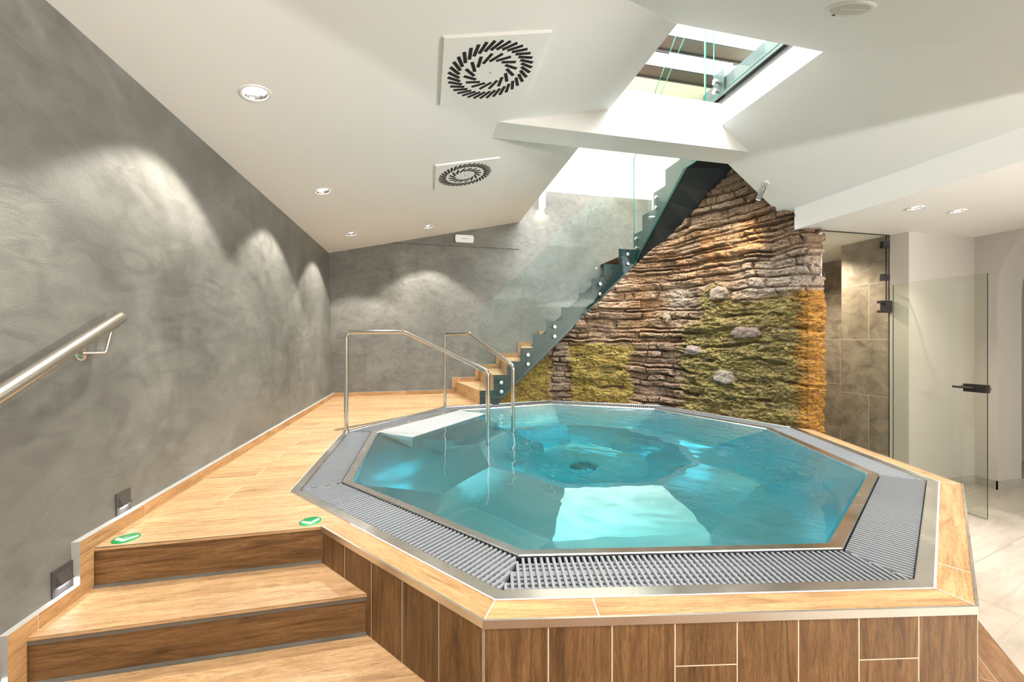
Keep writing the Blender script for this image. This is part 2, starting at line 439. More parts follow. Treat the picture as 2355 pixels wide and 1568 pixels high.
# wall with the arch on the right: jamb, recess wall, pier and arch
b = MB()
b.slab([(4.90, 3.295, ZL), (4.94, 3.147, ZL), (4.94, 3.147, ZS), (4.90, 3.295, ZS)], (.2, .0, 0))
b.slab([(4.94, 3.165, ZL), (5.92, 3.165, ZL), (5.92, 3.165, ZS+.3), (4.94, 3.165, ZS+.3)], (0, .1, 0))
arch = [(2.989, ZL), (2.989, 1.40)] + [(2.989-.95*(1-math.cos(t)), 1.40+.95*math.sin(t)) for t in [R(a) for a in range(6, 91, 6)]]
pts = [(5.92, y, z) for y, z in [(3.165, ZL)] + [(p[0], p[1]) for p in arch] + [(2.039, 2.6), (3.165, 2.6)]]
b.slab(pts, (.37, 0, 0))
b.slab([(5.92, -2.2, ZL), (5.92, 1.089, ZL), (5.92, 1.089, 1.40), (5.92, 2.039, 2.35), (5.92, 2.039, 2.6), (5.92, -2.2, 2.6)], (.37, 0, 0))
b.poly([(7.6, -2.2, ZL), (7.6, 5, ZL), (7.6, 5, 2.6), (7.6, -2.2, 2.6)])
b.poly([(6.29, 3.6, ZL), (7.6, 3.6, ZL), (7.6, 3.6, 2.6), (6.29, 3.6, 2.6)])
b.poly([(6.29, -2.2, 2.6), (7.6, -2.2, 2.6), (7.6, 5, 2.6), (6.29, 5, 2.6)])
struct(b.build('wall_right', [M['offwhite']]), 'warm white wall with pier and arch on the right', 'wall')
b = MB()   # strip of wall between the rock and the shower glass
b.box(3.80, 3.972, 3.30, 3.36, ZL, ZS)
struct(b.build('wall_pier', [M['white']]), 'narrow pale wall end between rock face and shower glass', 'wall')
b = MB()   # shower niche
b.slab([(4.90, 3.31, ZL), (4.90, 3.80, ZL), (4.90, 3.80, ZS), (4.90, 3.31, ZS)], (.12, 0, 0))
b.poly([(3.975, 3.37, ZL), (3.975, 5.6, ZL), (3.975, 5.6, ZS), (3.975, 3.37, ZS)])
b.poly([(5.735, 3.3, ZL), (5.735, 5.6, ZL), (5.735, 5.6, ZS), (5.735, 3.3, ZS)])
b.poly([(3.975, 5.6, ZL), (5.735, 5.6, ZL), (5.735, 5.6, ZS), (3.975, 5.6, ZS)])
struct(b.build('wall_shower', [M['showertile']]), 'brown stone tiled walls inside the shower', 'wall')

# ------------------------------------------------------------------ floors
so = nona(RSO); wo = nona(RWO)
YN = 2.05                                   # nose of the deck
pcut = lerp(so[8], so[0], .42)
b = MB()
deck = [(XW, YN+.005), (-.525, YN), pcut, so[8], so[7], so[6], lerp(so[6], so[5], .55), (1.10, 5.70), (1.10, YB), (XW, YB)]
t3 = tessellate_polygon([[Vector((p[0], p[1], 0)) for p in deck]])
ynb = YN + .27
def clipy(poly, y, keep_above):
    out = []
    for i in range(len(poly)):
        p, q = poly[i], poly[(i+1) % len(poly)]
        ip = (p[1] >= y) == keep_above; iq = (q[1] >= y) == keep_above
        if ip: out.append(p)
        if ip != iq:
            t = (y-p[1])/(q[1]-p[1]); out.append((p[0]+(q[0]-p[0])*t, y))
    return out
for t in t3:
    tri = [deck[i] for i in t]
    if (tri[1][0]-tri[0][0])*(tri[2][1]-tri[0][1]) - (tri[1][1]-tri[0][1])*(tri[2][0]-tri[0][0]) < 0: tri = tri[::-1]
    for above, mi in ((True, 0), (False, 1)):
        pl = clipy(tri, ynb, above)
        if len(pl) > 2: b.plank([(p[0], p[1], 0) for p in pl], (0, ynb if above else YN, 0), (1, 0, 0), (0, 1, 0), mi)
for i in range(len(deck)):
    p, q = deck[i], deck[(i+1) % len(deck)]
    if i in (0, 1): continue
    b.poly([(p[0], p[1], -.05), (q[0], q[1], -.05), (q[0], q[1], 0), (p[0], p[1], 0)], 2)
struct(b.build('floor_deck', [M['deck'], M['oak'], M['grout']]), 'oak look tiled deck around the whirlpool', 'floor')
b = MB()
b.sheet([(XW-.1, -2.2), (7.6, -2.2), (7.6, 5.6), (XW-.1, 5.6)], lambda x, y: ZL, 0, holes=[nona(2.2)])
struct(b.build('floor', [M['floortile']]), 'beige stone tiled lower floor', 'floor')
b = MB()
fp = [(-.9, -2.1), (-.45, -2.1), (2.753, 1.30), (3.035, 1.601), (3.20, 1.777), (3.1, 1.85), (1.8, 1.1), (.3, 1.4), (-.9, 1.2)]
b.prism(fp, ZL-.01, ZL+.004, 0)
me_uv = []
for i, f in enumerate(b.f):
    me_uv.append([(b.v[k][0]*.68+b.v[k][1]*.73, -b.v[k][0]*.73+b.v[k][1]*.68) for k in f])
b.uv = me_uv
M['floorwood'] = wood('shaded_oak_look_floor_tiles', dark=(.10, .052, .024), mid=(.19, .105, .052), light=(.26, .15, .08), bw=.9, rh=.2, mortar=.003, mcol=(.3, .23, .16), knots=.5)  # oak boards coloured dark to carry the shadow before the pool
struct(b.build('floor_wood', [M['floorwood']]), 'brown oak look tiles on the lower floor in front of the pool', 'floor')
b = MB()
b.box(.2, 1.59, 1.0, YB, 3.24, ZU); b.box(1.59, 2.755, 1.0, 2.265, 3.24, ZU)
b.box(2.80, 5.4, 1.0, 3.515, 3.15, ZU); b.box(3.12, 5.4, 3.515, 4.07, 3.05, ZU)
struct(b.build('floor_upper', [M['ceil']]), 'upper storey floor slab around the opening', 'floor')

# skirting boards (stepped on the left)
def zig(prof, x0, x1, name, label, axis='x'):
    b = MB()
    # prof: closed polygon in (t, z); extruded along the other axis
    if axis == 'x':
        front = [Vector((x1, t, z)) for t, z in prof]; th = Vector((x0-x1, 0, 0)); u = (0, 1, 0)
    else:
        front = [Vector((t, x1, z)) for t, z in prof]; th = Vector((0, x0-x1, 0)); u = (1, 0, 0)
    b.slab(front, th, 0, 1)
    b.uv = [[((b.v[k][1] if axis == 'x' else b.v[k][0]), b.v[k][2]) for k in f] for f in b.f]
    return struct(b.build(name, [M['skirt'], M['plasteredge']]), label, 'baseboard')
H0 = .062
lp = [(YB-.03, 0), (YB-.03, H0), (1.98, H0), (1.98, -RS+H0-.005), (1.69, -RS+H0-.005), (1.69, -2*RS+H0), (1.39, -2*RS+H0), (1.39, -3*RS+H0), (1.1, -3*RS+H0), (1.1, ZL), (1.16, ZL), (1.16, -3*RS), (1.46, -3*RS), (1.46, -2*RS), (1.757, -2*RS), (1.757, -RS), (YN, -RS), (YN, 0)]
zig(lp, -1.445, -1.40, 'baseboard_left', 'oak look skirting stepping down the left wall')
RX = [.73, .925, 1.117, 1.313, 1.49, 1.699, 1.923, 2.198, 2.392, 2.586, 2.826]      # stair riser positions
TZ = [.193, .405, .592, .781, .973, 1.169, 1.368, 1.583, 1.795, 2.022, 2.260]       # tread heights
SX = [.505, .90, 1.26, 1.64, 2.02, 2.40, 2.77, 3.10, 3.45, 3.80, 4.10]              # riser ends at the back wall (winding treads)
SKX = [x-.08 for x in SX]
bp_ = [(XW+.055, 0), (XW+.055, .062), (SKX[0], .062)]
for i in range(6):
    bp_ += [(SKX[i], TZ[i]+.075), (SKX[i+1], TZ[i]+.075)]
bp_ += [(SX[6]-.02, TZ[5])]
for i in range(5, 0, -1): bp_ += [(SX[i]+.06, TZ[i]), (SX[i]+.06, TZ[i-1])]
bp_ += [(SX[0], TZ[0]), (SX[0], 0)]
zig(bp_, YB, YB-.028, 'baseboard_back', 'oak look skirting stepping up the back wall', 'y')
b = MB()
b.box(4.95, 5.908, 3.152, 3.166, ZL, ZL+.09); b.box(5.905, 5.921, 2.975, 3.166, ZL, ZL+.09); b.box(5.905, 6.29, 2.972, 2.99, ZL, ZL+.09)
struct(b.build('baseboard_right', [M['skirtstone']]), 'grey stone skirting at the foot of the pier', 'baseboard')

# ------------------------------------------------------------------ entry steps (left foreground)
st = thing('entry_steps', 'oak look tiled steps climbing from lower floor to pool deck', 'steps', (-.9, 1.6, ZL))
def apx(y):                                 # x of the pool apron face (side j-a) at a given y
    p, q = wo[8], wo[0]; t = (y-p[1])/(q[1]-p[1]); return p[0]+(q[0]-p[0])*t
NY = [YN, 1.757, 1.46, 1.16]
for i in range(4):
    z1 = -RS*i; z0 = max(z1-RS, ZL); y = NY[i]
    b = MB()
    b.plank([(XW+.05, y+.006, z0), (apx(y)+.03, y+.006, z0), (apx(y)+.03, y+.006, z1-.012), (XW+.05, y+.006, z1-.012)], (i*.7, y, z0), (1, 0, 0), (0, 0, 1))
    b.plank([(XW+.05, y-.0, z1-.013), (apx(y)+.0, y-.0, z1-.013), (apx(y), y, z1-.001), (XW+.05, y, z1-.001)], (i*.7, y, z0), (1, 0, 0), (0, 0, 1), 1)
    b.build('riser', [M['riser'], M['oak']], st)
for i in range(1, 4):
    z = -RS*i; y0, y1 = NY[i], NY[i-1]
    b = MB()
    b.plank([(XW+.05, y0, z), (apx(y0), y0, z), (apx(y1), y1+.01, z), (XW+.05, y1+.01, z)], (i*1.37, y0, z), (1, 0, 0), (0, 1, 0))
    b.box(XW+.05, apx(y0), y0+.002, y1, z-.03, z-.0015, 1)
    b.build('tread', [M['oak'], M['grout']], st)
b = MB()                                    # cove of grout at the foot of each riser
for i in range(1, 4):
    z = -RS*i; y1 = NY[i-1]
    b.box(XW+.055, apx(y1), y1-.008, y1+.006, z, z+.008)
b.build('grout_line', [M['plaster']], st)

# ------------------------------------------------------------------ pool surround (wood apron, coping, edge trim)
ps = thing('pool_surround', 'raised brown tile clad surround with oak coping around the whirlpool', 'pool surround', (PC[0], PC[1], ZL))
ac = MB(); cp = []
sides = [(8, 0), (0, 1), (1, 2), (2, 3)]
for (i, j) in sides:
    p, q = Vector((*wo[i], 0)), Vector((*wo[j], 0)); d = (q-p).normalized(); nrm = Vector((d.y, -d.x, 0))
    L = (q-p).length; pi, qi = Vector((*so[i], 0)), Vector((*so[j], 0))
    t0 = 0.
    if i == 8: t0 = (p.y-YN)/(p.y-q.y)
    a = p.lerp(q, t0)
    b = MB()                                # apron face (planks stand upright)
    lo_, hi_ = Vector((0, 0, ZL)), Vector((0, 0, -.022))
    k1 = a+d*.2076 if i == 0 else a
    if i == 0: b.plank([a+lo_, k1+lo_, k1+hi_, a+hi_], a+Vector((0, 0, -.9)), (0, 0, 1), d)
    b.plank([k1+lo_, q+lo_, q+hi_, k1+hi_], a+Vector((0, 0, -.9 if i == 8 else -.5)), (0, 0, 1), d)
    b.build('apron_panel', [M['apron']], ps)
    b = MB()                                # coping strip
    if i == 8: inner0 = Vector((*pcut, 0))
    else: inner0 = pi
    zc = Vector((0, 0, .001))
    b.plank([a+zc-nrm*.004, q+zc-nrm*.004, qi+zc, inner0+zc], p+d*{8: 2.6, 0: .375, 1: .28, 2: 2.5}[i], d, -nrm)
    b.poly([a+zc, a-Vector((0, 0, .02)), q-Vector((0, 0, .02)), q+zc], 0)
    b.build('coping_strip', [M['coping']], ps)
    b = MB()                                # metal edge profile
    e0, e1 = a+nrm*.003, q+nrm*.003
    b.slab([e0+Vector((0, 0, -.024)), e1+Vector((0, 0, -.024)), e1+Vector((0, 0, .0035)), e0+Vector((0, 0, .0035))], -nrm*.008)
    b.build('edge_trim', [M['edge']], ps)
b = MB()                                    # pale joints: at mitres and along the steel rim
for k in (0, 1, 2):
    p, q = Vector((*wo[k], .0022)), Vector((*so[k], .0022)); d = (q-p).normalized(); s = Vector((-d.y, d.x, 0))*.0022
    b.poly([p-s, q-s, q+s, p+s])
for (i, j) in sides:
    p = Vector((*(pcut if i == 8 else so[i]), .0024)); q = Vector((*so[j], .0024)); d = (q-p).normalized(); s = Vector((d.y, -d.x, 0))*.0065
    b.poly([p, p+s, q+s, q])
for (i, j) in [(8, 7), (7, 6)]:
    p = Vector((*(pcut if i == 8 else so[i]), .0024)) if i != 8 else Vector((*so[8], .0024)); q = Vector((*so[j], .0024)); d = (q-p).normalized(); s = Vector((-d.y, d.x, 0))*.004
    b.poly([p, q, q+s, p+s])
b.build('pale_joint', [plain('pale_grout', (.74, .68, .58), .7)], ps)

# ------------------------------------------------------------------ whirlpool tub
tub = thing('whirlpool_tub', 'nine sided stainless steel whirlpool tub with grey overflow grating', 'whirlpool', (PC[0], PC[1], -.8))
def ring(b, r0, z0, r1, z1, mi=0, skip=()):
    p, q = nona(r0, z0), nona(r1, z1)
    for i in range(9):
        if i in skip: continue
        j = (i+1) % 9; b.poly([p[i], p[j], q[j], q[i]], mi)
b = MB()
ring(b, RSO, -.06, RSO, .003); ring(b, RSO, .003, RGO+.004, .003); ring(b, RGO+.004, .003, RGO, -.003); ring(b, RGO, -.003, RGO, -.1)
b.build('rim_frame', [M['steel']], tub)
b = MB()
ring(b, RGO, -.085, RGI, -.085); ring(b, RGI, -.085, RGI, -.004); ring(b, RGI-.004, -.09, RGI-.004, -.09)
b.build('overflow_channel', [M['void']], tub)
b = MB()
ring(b, RGI, -.03, RGI, .002); ring(b, RGI, .002, RGI-.004, .006); ring(b, RGI-.004, .006, RLI+.004, .001); ring(b, RLI+.004, .001, RLI, -.004)
b.build('overflow_lip', [M['steel']], tub)
# grating: bars across the channel joined by short studs
go, gi = nona(RGO-.002), nona(RGI+.004)
for i in range(9):
    j = (i+1) % 9
    o0, o1, i0, i1 = [Vector((*p, 0)) for p in (go[i], go[j], gi[i], gi[j])]
    d = (o1-o0).normalized(); inn = Vector((-d.y, d.x, 0))
    wdt = (i0-o0).dot(inn); L = (o1-o0).length; mit = (i0-o0).dot(d)
    b = MB(); pitch = .0252; nb = int(L/pitch); st0 = (L-nb*pitch)/2+pitch/2
    near = i in (8, 0, 1)
    for k in range(nb):
        t = st0+k*pitch
        ln = min(wdt, wdt*t/mit, wdt*(L-t)/mit)-.003
        if ln < .012: continue
        f = Matrix(((d.x, inn.x, 0, o0.x), (d.y, inn.y, 0, o0.y), (0, 0, 1, 0), (0, 0, 0, 1)))
        b.box(t-.0056, t+.0056, .001, ln, -.026, -.002, 0, f)
        b.box(t-.0036, t+.0036, .002, ln-.001, -.002, -.0008, 0, f)
        if t+pitch < L-st0*.5 and i in (8, 0, 1, 2, 7, 6):
            ln2 = min(wdt, wdt*(t+pitch/2)/mit, wdt*(L-t-pitch/2)/mit)-.004
            ks = [.022, .050, .078, .112, .146, .174, .202]
            for m, kk in enumerate(ks):
                hw = .0062 if m != 3 else .016
                if kk+hw < ln2: b.box(t+.005, t+pitch-.005, kk-hw, kk+hw, -.026, -.0105, 0, f)
    b.build('grate_segment', [M['grate']], tub)
# basin: sloping backs, knee humps, floor
b = MB()
skipst = (6,)
ring(b, RLI, -.004, RLI-.004, -.055); ring(b, RLI-.004, -.055, 1.36, -.557)
ring(b, 1.36, -.557, .97, -.245); ring(b, .97, -.245, .90, -.25); ring(b, .90, -.25, .60, -.72); ring(b, .60, -.72, .11, -.74)
b.build('basin', [M['basin']], tub, loc=None)
b = MB(); b.lathe([(.0, -.735), (.09, -.735), (.10, -.739), (.12, -.739)], 40, Matrix.Translation((PC[0], PC[1], 0)))
for k in range(3):
    r = .025+.022*k; b.lathe([(r, -.7345), (r, -.732), (r+.008, -.732), (r+.008, -.7345)], 36, Matrix.Translation((PC[0], PC[1], 0)))
b.build('floor_drain', [M['steel_dark']], tub, 40)
# entry steps inside the tub, wedge between two radial lines
ou = Vector((math.cos(R(140)), math.sin(R(140)), 0)); al = Vector((math.cos(R(50)), math.sin(R(50)), 0)); C0 = Vector((PC[0], PC[1], 0))
def wp(o_, a_, z): return C0+ou*o_+al*a_+Vector((0, 0, z))
stepd = [(RLI*math.cos(R(20)), 1.43, -.003), (1.43, 1.14, -.185), (1.14, .82, -.345), (.82, .47, -.50)]
for (o1, o2, z) in stepd:
    b = MB(); w1, w2 = o1*math.tan(R(20)), o2*math.tan(R(20))
    if z > -.1: w1 = w2 = .655
    zb_ = -.75
    A = [(o1, w1), (o1, -w1), (o2, -w2), (o2, w2)]
    b.poly([wp(*p, z) for p in A][::1], 0)
    for k in range(4):
        p, q = A[k], A[(k+1) % 4]
        if z > -.1 and k == 0: continue
        b.poly([wp(*p, z), wp(*p, zb_), wp(*q, zb_), wp(*q, z)], 1)
    b.build('step', [M['tread'], M['basin']], tub)
# water with a rippled surface
b = MB(); RWT = RLI-.012; vs = [(PC[0], PC[1], -.006)]; NR, NK = 150, 36
def wave(x, y):
    k = .10+.90*sstep(-.1, 1.5, x+.25*noise.noise(Vector((x, y, 3.))))
    p = Vector((x*.8+y*.6, -x*.6+y*.8, 0))
    w1 = noise.noise(Vector((p.x*5.5+noise.noise(p*2.)*1.4, p.y*3., 1.)))
    w2 = noise.noise(Vector((p.x*15+w1*2, p.y*9, 5.))); w3 = noise.noise(Vector((p.x*34, p.y*24, 9.)))
    calm_ = .4+.6*sstep(-.25, .35, noise.noise(Vector((x*1.3, y*1.3, 17.))))
    return k*calm_*(.0095*w1+.0055*w2+.0016*w3)
cor = nona(RWT)
for i in range(1, NR+1):
    f_ = i/NR
    for m_ in range(9):
        p0, p1 = cor[m_], cor[(m_+1) % 9]
        for q_ in range(NK):
            t_ = q_/NK; x = PC[0]+(p0[0]+(p1[0]-p0[0])*t_-PC[0])*f_; y = PC[1]+(p0[1]+(p1[1]-p0[1])*t_-PC[1])*f_
            vs.append((x, y, -.006+wave(x, y)*min(1, (1-f_)*14)))
n9 = 9*NK; fs = [(0, 1+k, 1+(k+1) % n9) for k in range(n9)]
for i in range(NR-1):
    for k in range(n9): fs.append((1+i*n9+k, 1+(i+1)*n9+k, 1+(i+1)*n9+(k+1) % n9, 1+i*n9+(k+1) % n9))
o_ = 1+(NR-1)*n9; bb = len(vs); vs += [(x, y, -.95) for x, y, z in vs[o_:o_+n9]]
for k in range(n9): fs.append((o_+k, bb+k, bb+(k+1) % n9, o_+(k+1) % n9))
fs.append(tuple(bb+k for k in range(n9))[::-1])
b.grp(vs, fs)
w = b.build('pool_water', [M['water']], loc=(PC[0], PC[1], 0), smooth=40)
tag(w, 'rippling turquoise water filling the steel whirlpool', 'water')

# handrails into the pool
def arc_path(pts, rads, n=7):
    """polyline with rounded corners"""
    pts = [Vector(p) for p in pts]; out = [pts[0]]
    for i in range(1, len(pts)-1):
        a, p, c = pts[i-1], pts[i], pts[i+1]; r = rads[i-1]
        u = (a-p).normalized(); v = (c-p).normalized(); ang = u.angle(v); d = min(r/math.tan(ang/2), (a-p).length*.45, (c-p).length*.45)
        p0, p1 = p+u*d, p+v*d
        for k in range(n+1):
            t = k/n; out.append(p0*(1-t)**2+p*2*t*(1-t)+p1*t*t)
    out.append(pts[-1]); return out
def handrail(A, B, tb, zt, ze, zb2, label):
    t = thing('pool_handrail', label, 'handrail', (A[0], A[1], 0), group=None)
    P = [(A[0], A[1], .0), (A[0], A[1], zt), (A[0]+(B[0]-A[0])*tb, A[1]+(B[1]-A[1])*tb, zt), (B[0], B[1], ze), (B[0], B[1], zb2)]
    b = MB(); b.tube(arc_path(P, [.055, .10, .07]), .0205, 18); b.build('rail_tube', [M['chrome']], t, 40)
    b = MB(); b.lathe([(.021, .004), (.032, .004), (.032, .008), (.024, .012), (.021, .012)], 24, Matrix.Translation((A[0], A[1], 0))); b.build('base_flange', [M['chrome']], t, 40)
handrail((-.765, 4.142), (.569, 3.66), .43, .975, .60, -.345, 'steel handrail rising from the near corner of the pool entry')
handrail((.248, 5.340), (.897, 4.05), .43, .974, .625, -.345, 'steel handrail at the far corner of the pool entry beside the staircase')
# slot drain in the deck
sd = thing('slot_drain', 'narrow dark slot drain let into the deck before the pool entry', 'drain', (-.37, 4.65, 0))
b = MB(); p, q = Vector((-.883, 4.207, .0015)), Vector((.139, 5.091, .0015)); d = (q-p).normalized(); s_ = Vector((-d.y, d.x, 0))
b.slab([p-s_*.033, q-s_*.033, q+s_*.033, p+s_*.033], (0, 0, -.004)); b.build('channel', [plain('bronze_drain_cover', (.085, .07, .05), .5)], sd)
# stickers
def sticker(c, label, rot):
    t = thing('floor_sticker', label, 'sticker', (c[0], c[1], 0), (0, 0, rot))
    b = MB(); b.lathe([(.0, .0012), (.049, .0012), (.05, .0004)], 40); b.build('green_disc', [M['sgreen']], t, 60, local=True)
    b = MB(); h = .0018
    for sx_ in (-1, 1):
        pl = [(0, -.034, h), (sx_*.041, .0, h), (sx_*.036, .02, h), (0, -.012, h)]
        b.poly(pl if sx_ > 0 else pl[::-1])
    b.build('cream_arrow', [M['scream']], t, local=True)
sticker((-1.325, 2.118), 'green round sticker with cream arrow on the deck edge beside the grey wall', R(12))
sticker((-.558, 2.122), 'green round sticker with cream arrow on the deck edge beside the pool', R(14))

# ------------------------------------------------------------------ staircase
YS = 5.44; X2 = 3.10
sta = thing('staircase', 'oak treaded staircase with dark steel stringer turning up behind the rock', 'staircase', (1.9, 6.0, 0))
for i in range(11):
    x0, x1 = RX[i], (RX[i+1] if i < 10 else X2); zb_ = TZ[i-1] if i else 0; z = TZ[i]
    xb0 = SX[i]; xb1 = SX[i+1] if i < 10 else 4.14
    b = MB()
    b.plank([(x0, YS, z), (x1+.01, YS, z), (xb1+.01, YB-.03, z), (xb0, YB-.03, z)], (0, YS+i*1.7, z), (0, 1, 0), (1, 0, 0))
    b.poly([(x0, YS, z-.03), (xb0, YB-.03, z-.03), (xb1+.01, YB-.03, z-.03), (x1+.01, YS, z-.03)]); b.build('tread', [M['oak']], sta)
    b = MB()
    b.plank([(x0, YS, zb_), (x0, YS, z), (xb0, YB-.03, z), (xb0, YB-.03, zb_)], (0, YS+i*2.3, zb_), (0, 1, 0), (0, 0, 1)); b.build('riser', [M['oak']], sta)
zz = [(.73, .0)]
for i in range(11): zz += [(RX[i], TZ[i]), (RX[i+1] if i < 10 else X2, TZ[i])]
low = [(X2, 2.02), (1.05, .075), (1.0, .0)]
b = MB(); b.slab([(x, YS-.012, z) for x, z in (zz+low)], (0, .012, 0)); b.build('stringer', [M['stringer']], sta)
b = MB()
b.slab([(1.0, YS, -.0), (1.05, YS, .075), (X2, YS, 2.02), (X2, YB, 2.02), (1.05, YB, .075), (1.0, YB, 0)][1:5], (0, 0, .02))
# underside of the turning flight
YK, ZK = 4.22, 2.985
PLT = [(5.44, 2.035, 3.12, 2.0), (5.2, 2.225, 3.2, 2.06), (4.93, 2.438, 3.25, 2.14), (4.6, 2.70, 3.42, 2.34), (4.4, 2.857, 3.50, 2.52), (4.22, 2.985, 3.57, 2.70), (3.9, 2.985, 3.70, 2.89), (3.53, 2.985, 3.85, 2.95)]
for (y0, za, xb, zc), (y1, zd, xe, zf) in zip(PLT, PLT[1:]):
    b.poly([(X2, y0, za), (X2, y1, zd), (xe, y1, zf), (xb, y0, zc)]); b.poly([(xb, y0, zc), (xe, y1, zf), (4.15, y1, zf), (4.15, y0, zc)])
    b.poly([(X2, y0, za+.03), (4.15, y0, za+.03), (4.15, y1, zd+.03), (X2, y1, zd+.03)])
b.slab([(X2, YB, 2.03), (4.15, YB, 2.03), (4.15, YS, 2.03), (X2, YS, 2.03)], (0, 0, .03))
b.build('underside_plate', [M['underside']], sta)
F2Y = [5.45, 5.218, 4.927, 4.653, 4.357]; F2Z = [2.495, 2.707, 2.932, 3.142, 3.36]
for i in range(5):
    y0 = F2Y[i]; y1 = F2Y[i+1] if i < 4 else 4.07; z = F2Z[i]; zp = F2Z[i-1] if i else 2.26
    b = MB(); b.plank([(X2, y0, z), (X2, y1, z), (4.15, y1, z), (4.15, y0, z)][::-1], (i*1.3, y0, z), (1, 0, 0), (0, 1, 0)); b.build('tread', [M['oak']], sta)
    b = MB(); b.plank([(X2, y0, zp), (X2, y0, z), (4.15, y0, z), (4.15, y0, zp)], (i*1.1, y0, z), (1, 0, 0), (0, 0, 1)); b.build('riser', [M['oak']], sta)
b = MB(); b.plank([(X2, YS, 2.26), (4.15, YS, 2.26), (4.15, YB, 2.26), (X2, YB, 2.26)], (0, 0, 0), (1, 0, 0), (0, 1, 0)); b.build('landing', [M['oak']], sta)
zz2 = [(YS, 2.04), (YS, 2.26), (F2Y[0], 2.26)]
for i in range(5): zz2 += [(F2Y[i], F2Z[i]), (F2Y[i+1] if i < 4 else 3.53, F2Z[i])]
zz2 += [(3.53, ZK), (YK, ZK)]
b = MB(); b.slab([(X2-.012, y, z) for y, z in zz2], (.012, 0, 0)); b.build('stringer', [M['stringer']], sta)

# glass balustrades
def glass(name, pts, th, label, bolts, bax, edge='gedge_clear'):
    t = thing(name, label, 'glass balustrade', pts[0])
    b = MB(); b.slab(pts, th, 0, 1); b.build('glass_pane', [M['glass'], M[edge]], t)
    for p in bolts:
        b = MB()
        if bax == 'y': mt = Matrix.Translation(p) @ Matrix.Rotation(R(90), 4, 'X')
        else: mt = Matrix.Translation(p) @ Matrix.Rotation(R(-90), 4, 'Y')
        b.lathe([(.012, -.045), (.012, -.006), (.026, -.006), (.026, .0), (.026, .012), (.022, .015), (.013, .015), (.012, .0135), (0, .0135)], 24, mt)
        b.build('standoff_bolt', [M['steel']], t, 40)
yg = YS-.05
glass('glass_balustrade', [(.715, yg, .125), (1.0, yg, .095), (1.05, yg, .11), (1.322, yg, .375), (1.322, yg, 1.862), (.715, yg, 1.285)], (0, .012, 0),
      'short clear glass pane at the foot of the staircase', [(1.024, yg, .303), (1.026, yg, .175)], 'y')
glass('glass_balustrade', [(1.345, yg, .40), (3.088, yg, 2.055), (3.088, yg, 3.72), (1.345, yg, 1.883)], (0, .012, 0),
      'long clear glass pane rising along the lower stair flight', [(1.409, yg, .683), (1.409, yg, .553), (1.803, yg, 1.08), (1.803, yg, .943), (2.507, yg, 1.715), (2.505, yg, 1.567), (2.95, yg, 2.172), (2.953, yg, 2.029)], 'y')
xg = X2-.05
glass('glass_balustrade', [(xg, yg+.012, 2.03), (xg, YK, 2.965), (xg, 3.72, 2.965), (xg, 3.72, 4.6), (xg, YK, 4.55), (xg, yg+.012, 3.62)], (.014, 0, 0),
      'clear glass pane with green edge on the upper stair flight', [(xg, 5.329, 2.398), (xg, 5.329, 2.256), (xg, 4.805, 2.827), (xg, 4.81, 2.69)], 'x', 'gedge')
xa = 2.70
glass('glass_balustrade', [(xa, 2.20, 3.215), (xa, 3.405, 3.215), (xa, 3.405, 4.3), (xa, 2.20, 4.3)], (.010, 0, 0),
      'glass guard pane over the dark steel fascia in the ceiling opening', [(xa, 3.27, 3.36), (xa, 3.27, 3.27)], 'x', 'gedge')
glass('glass_balustrade', [(xa, 3.42, 3.215), (xa, 4.30, 3.215), (xa, 4.30, 3.87), (xa, 3.84, 4.30), (xa, 3.42, 4.30)], (.010, 0, 0),
      'glass guard pane with slanting top edge above the white beam', [], 'x', 'gedge')
fa = thing('steel_fascia', 'dark steel edge strip along the upper floor in the ceiling opening', 'fascia', (2.77, 2.9, 3.15))
b = MB(); b.box(2.757, 2.80, 2.265, 3.515, 3.148, 3.38); b.build('plate', [M['fascia']], fa)
b = MB(); b.box(2.725, 2.757, 2.265, 3.515, 3.20, 3.222); b.box(2.739, 2.757, 3.20, 3.34, 3.20, 3.46); b.build('clamp_profile', [M['fascia']], fa)

# upper ceiling: beams with roof lights between them
b = MB(); ys = 1.0
b.poly([(.2, 6.13, 5.5), (5.4, 6.13, 5.5), (5.4, YB, 5.5), (.2, YB, 5.5)])
b.poly([(.2, 1.0, 5.7), (.2, 1.75, 5.7), (5.4, 1.75, 5.7), (5.4, 1.0, 5.7)])
struct(b.build('ceiling_upper', [M['cream']]), 'cream ceiling of the upper storey', 'ceiling')
yb_ = 6.13; k = 0
names = ['first', 'second', 'third', 'fourth', 'fifth', 'sixth', 'added seventh']
while yb_ > 2.3:  # nearest roof light added to brighten the beam front
    t = thing('roof_beam', 'brown roof beam across the upper storey, %s from the back wall' % names[k], 'beam', (2.8, yb_-.14, 5.4), group='roof beams of the upper storey')
    b = MB(); b.box(.2, 5.4, yb_-.29, yb_, 5.42, 5.70); b.build('board', [M['brown']], t)
    b = MB(); b.box(.2, 5.4, yb_-.02, yb_+.012, 5.40, 5.46); b.box(.2, 5.4, yb_-.302, yb_-.27, 5.40, 5.46); b.build('edge_strip', [M['black']], t)
    n0 = MB(); n0.box(.2, 5.4, yb_-.63, yb_-.29, 5.66, 5.67)
    k += 1
    w = n0.build('window_%d' % k, [M['white']])
    struct(w, 'frosted roof light between brown beams, %s from the back wall' % names[k-1], 'roof window')
    yb_ -= .63
n = NT('frosted_roof_glass')
tr = n.add('ShaderNodeBsdfTransparent'); tl = n.add('ShaderNodeBsdfTranslucent'); tl.inputs[0].default_value = (.95, .97, 1, 1)
mx = n.add('ShaderNodeMixShader'); nn = n.noise(n.coord('Object', (6, 6, 6)), 3, 6, .7)
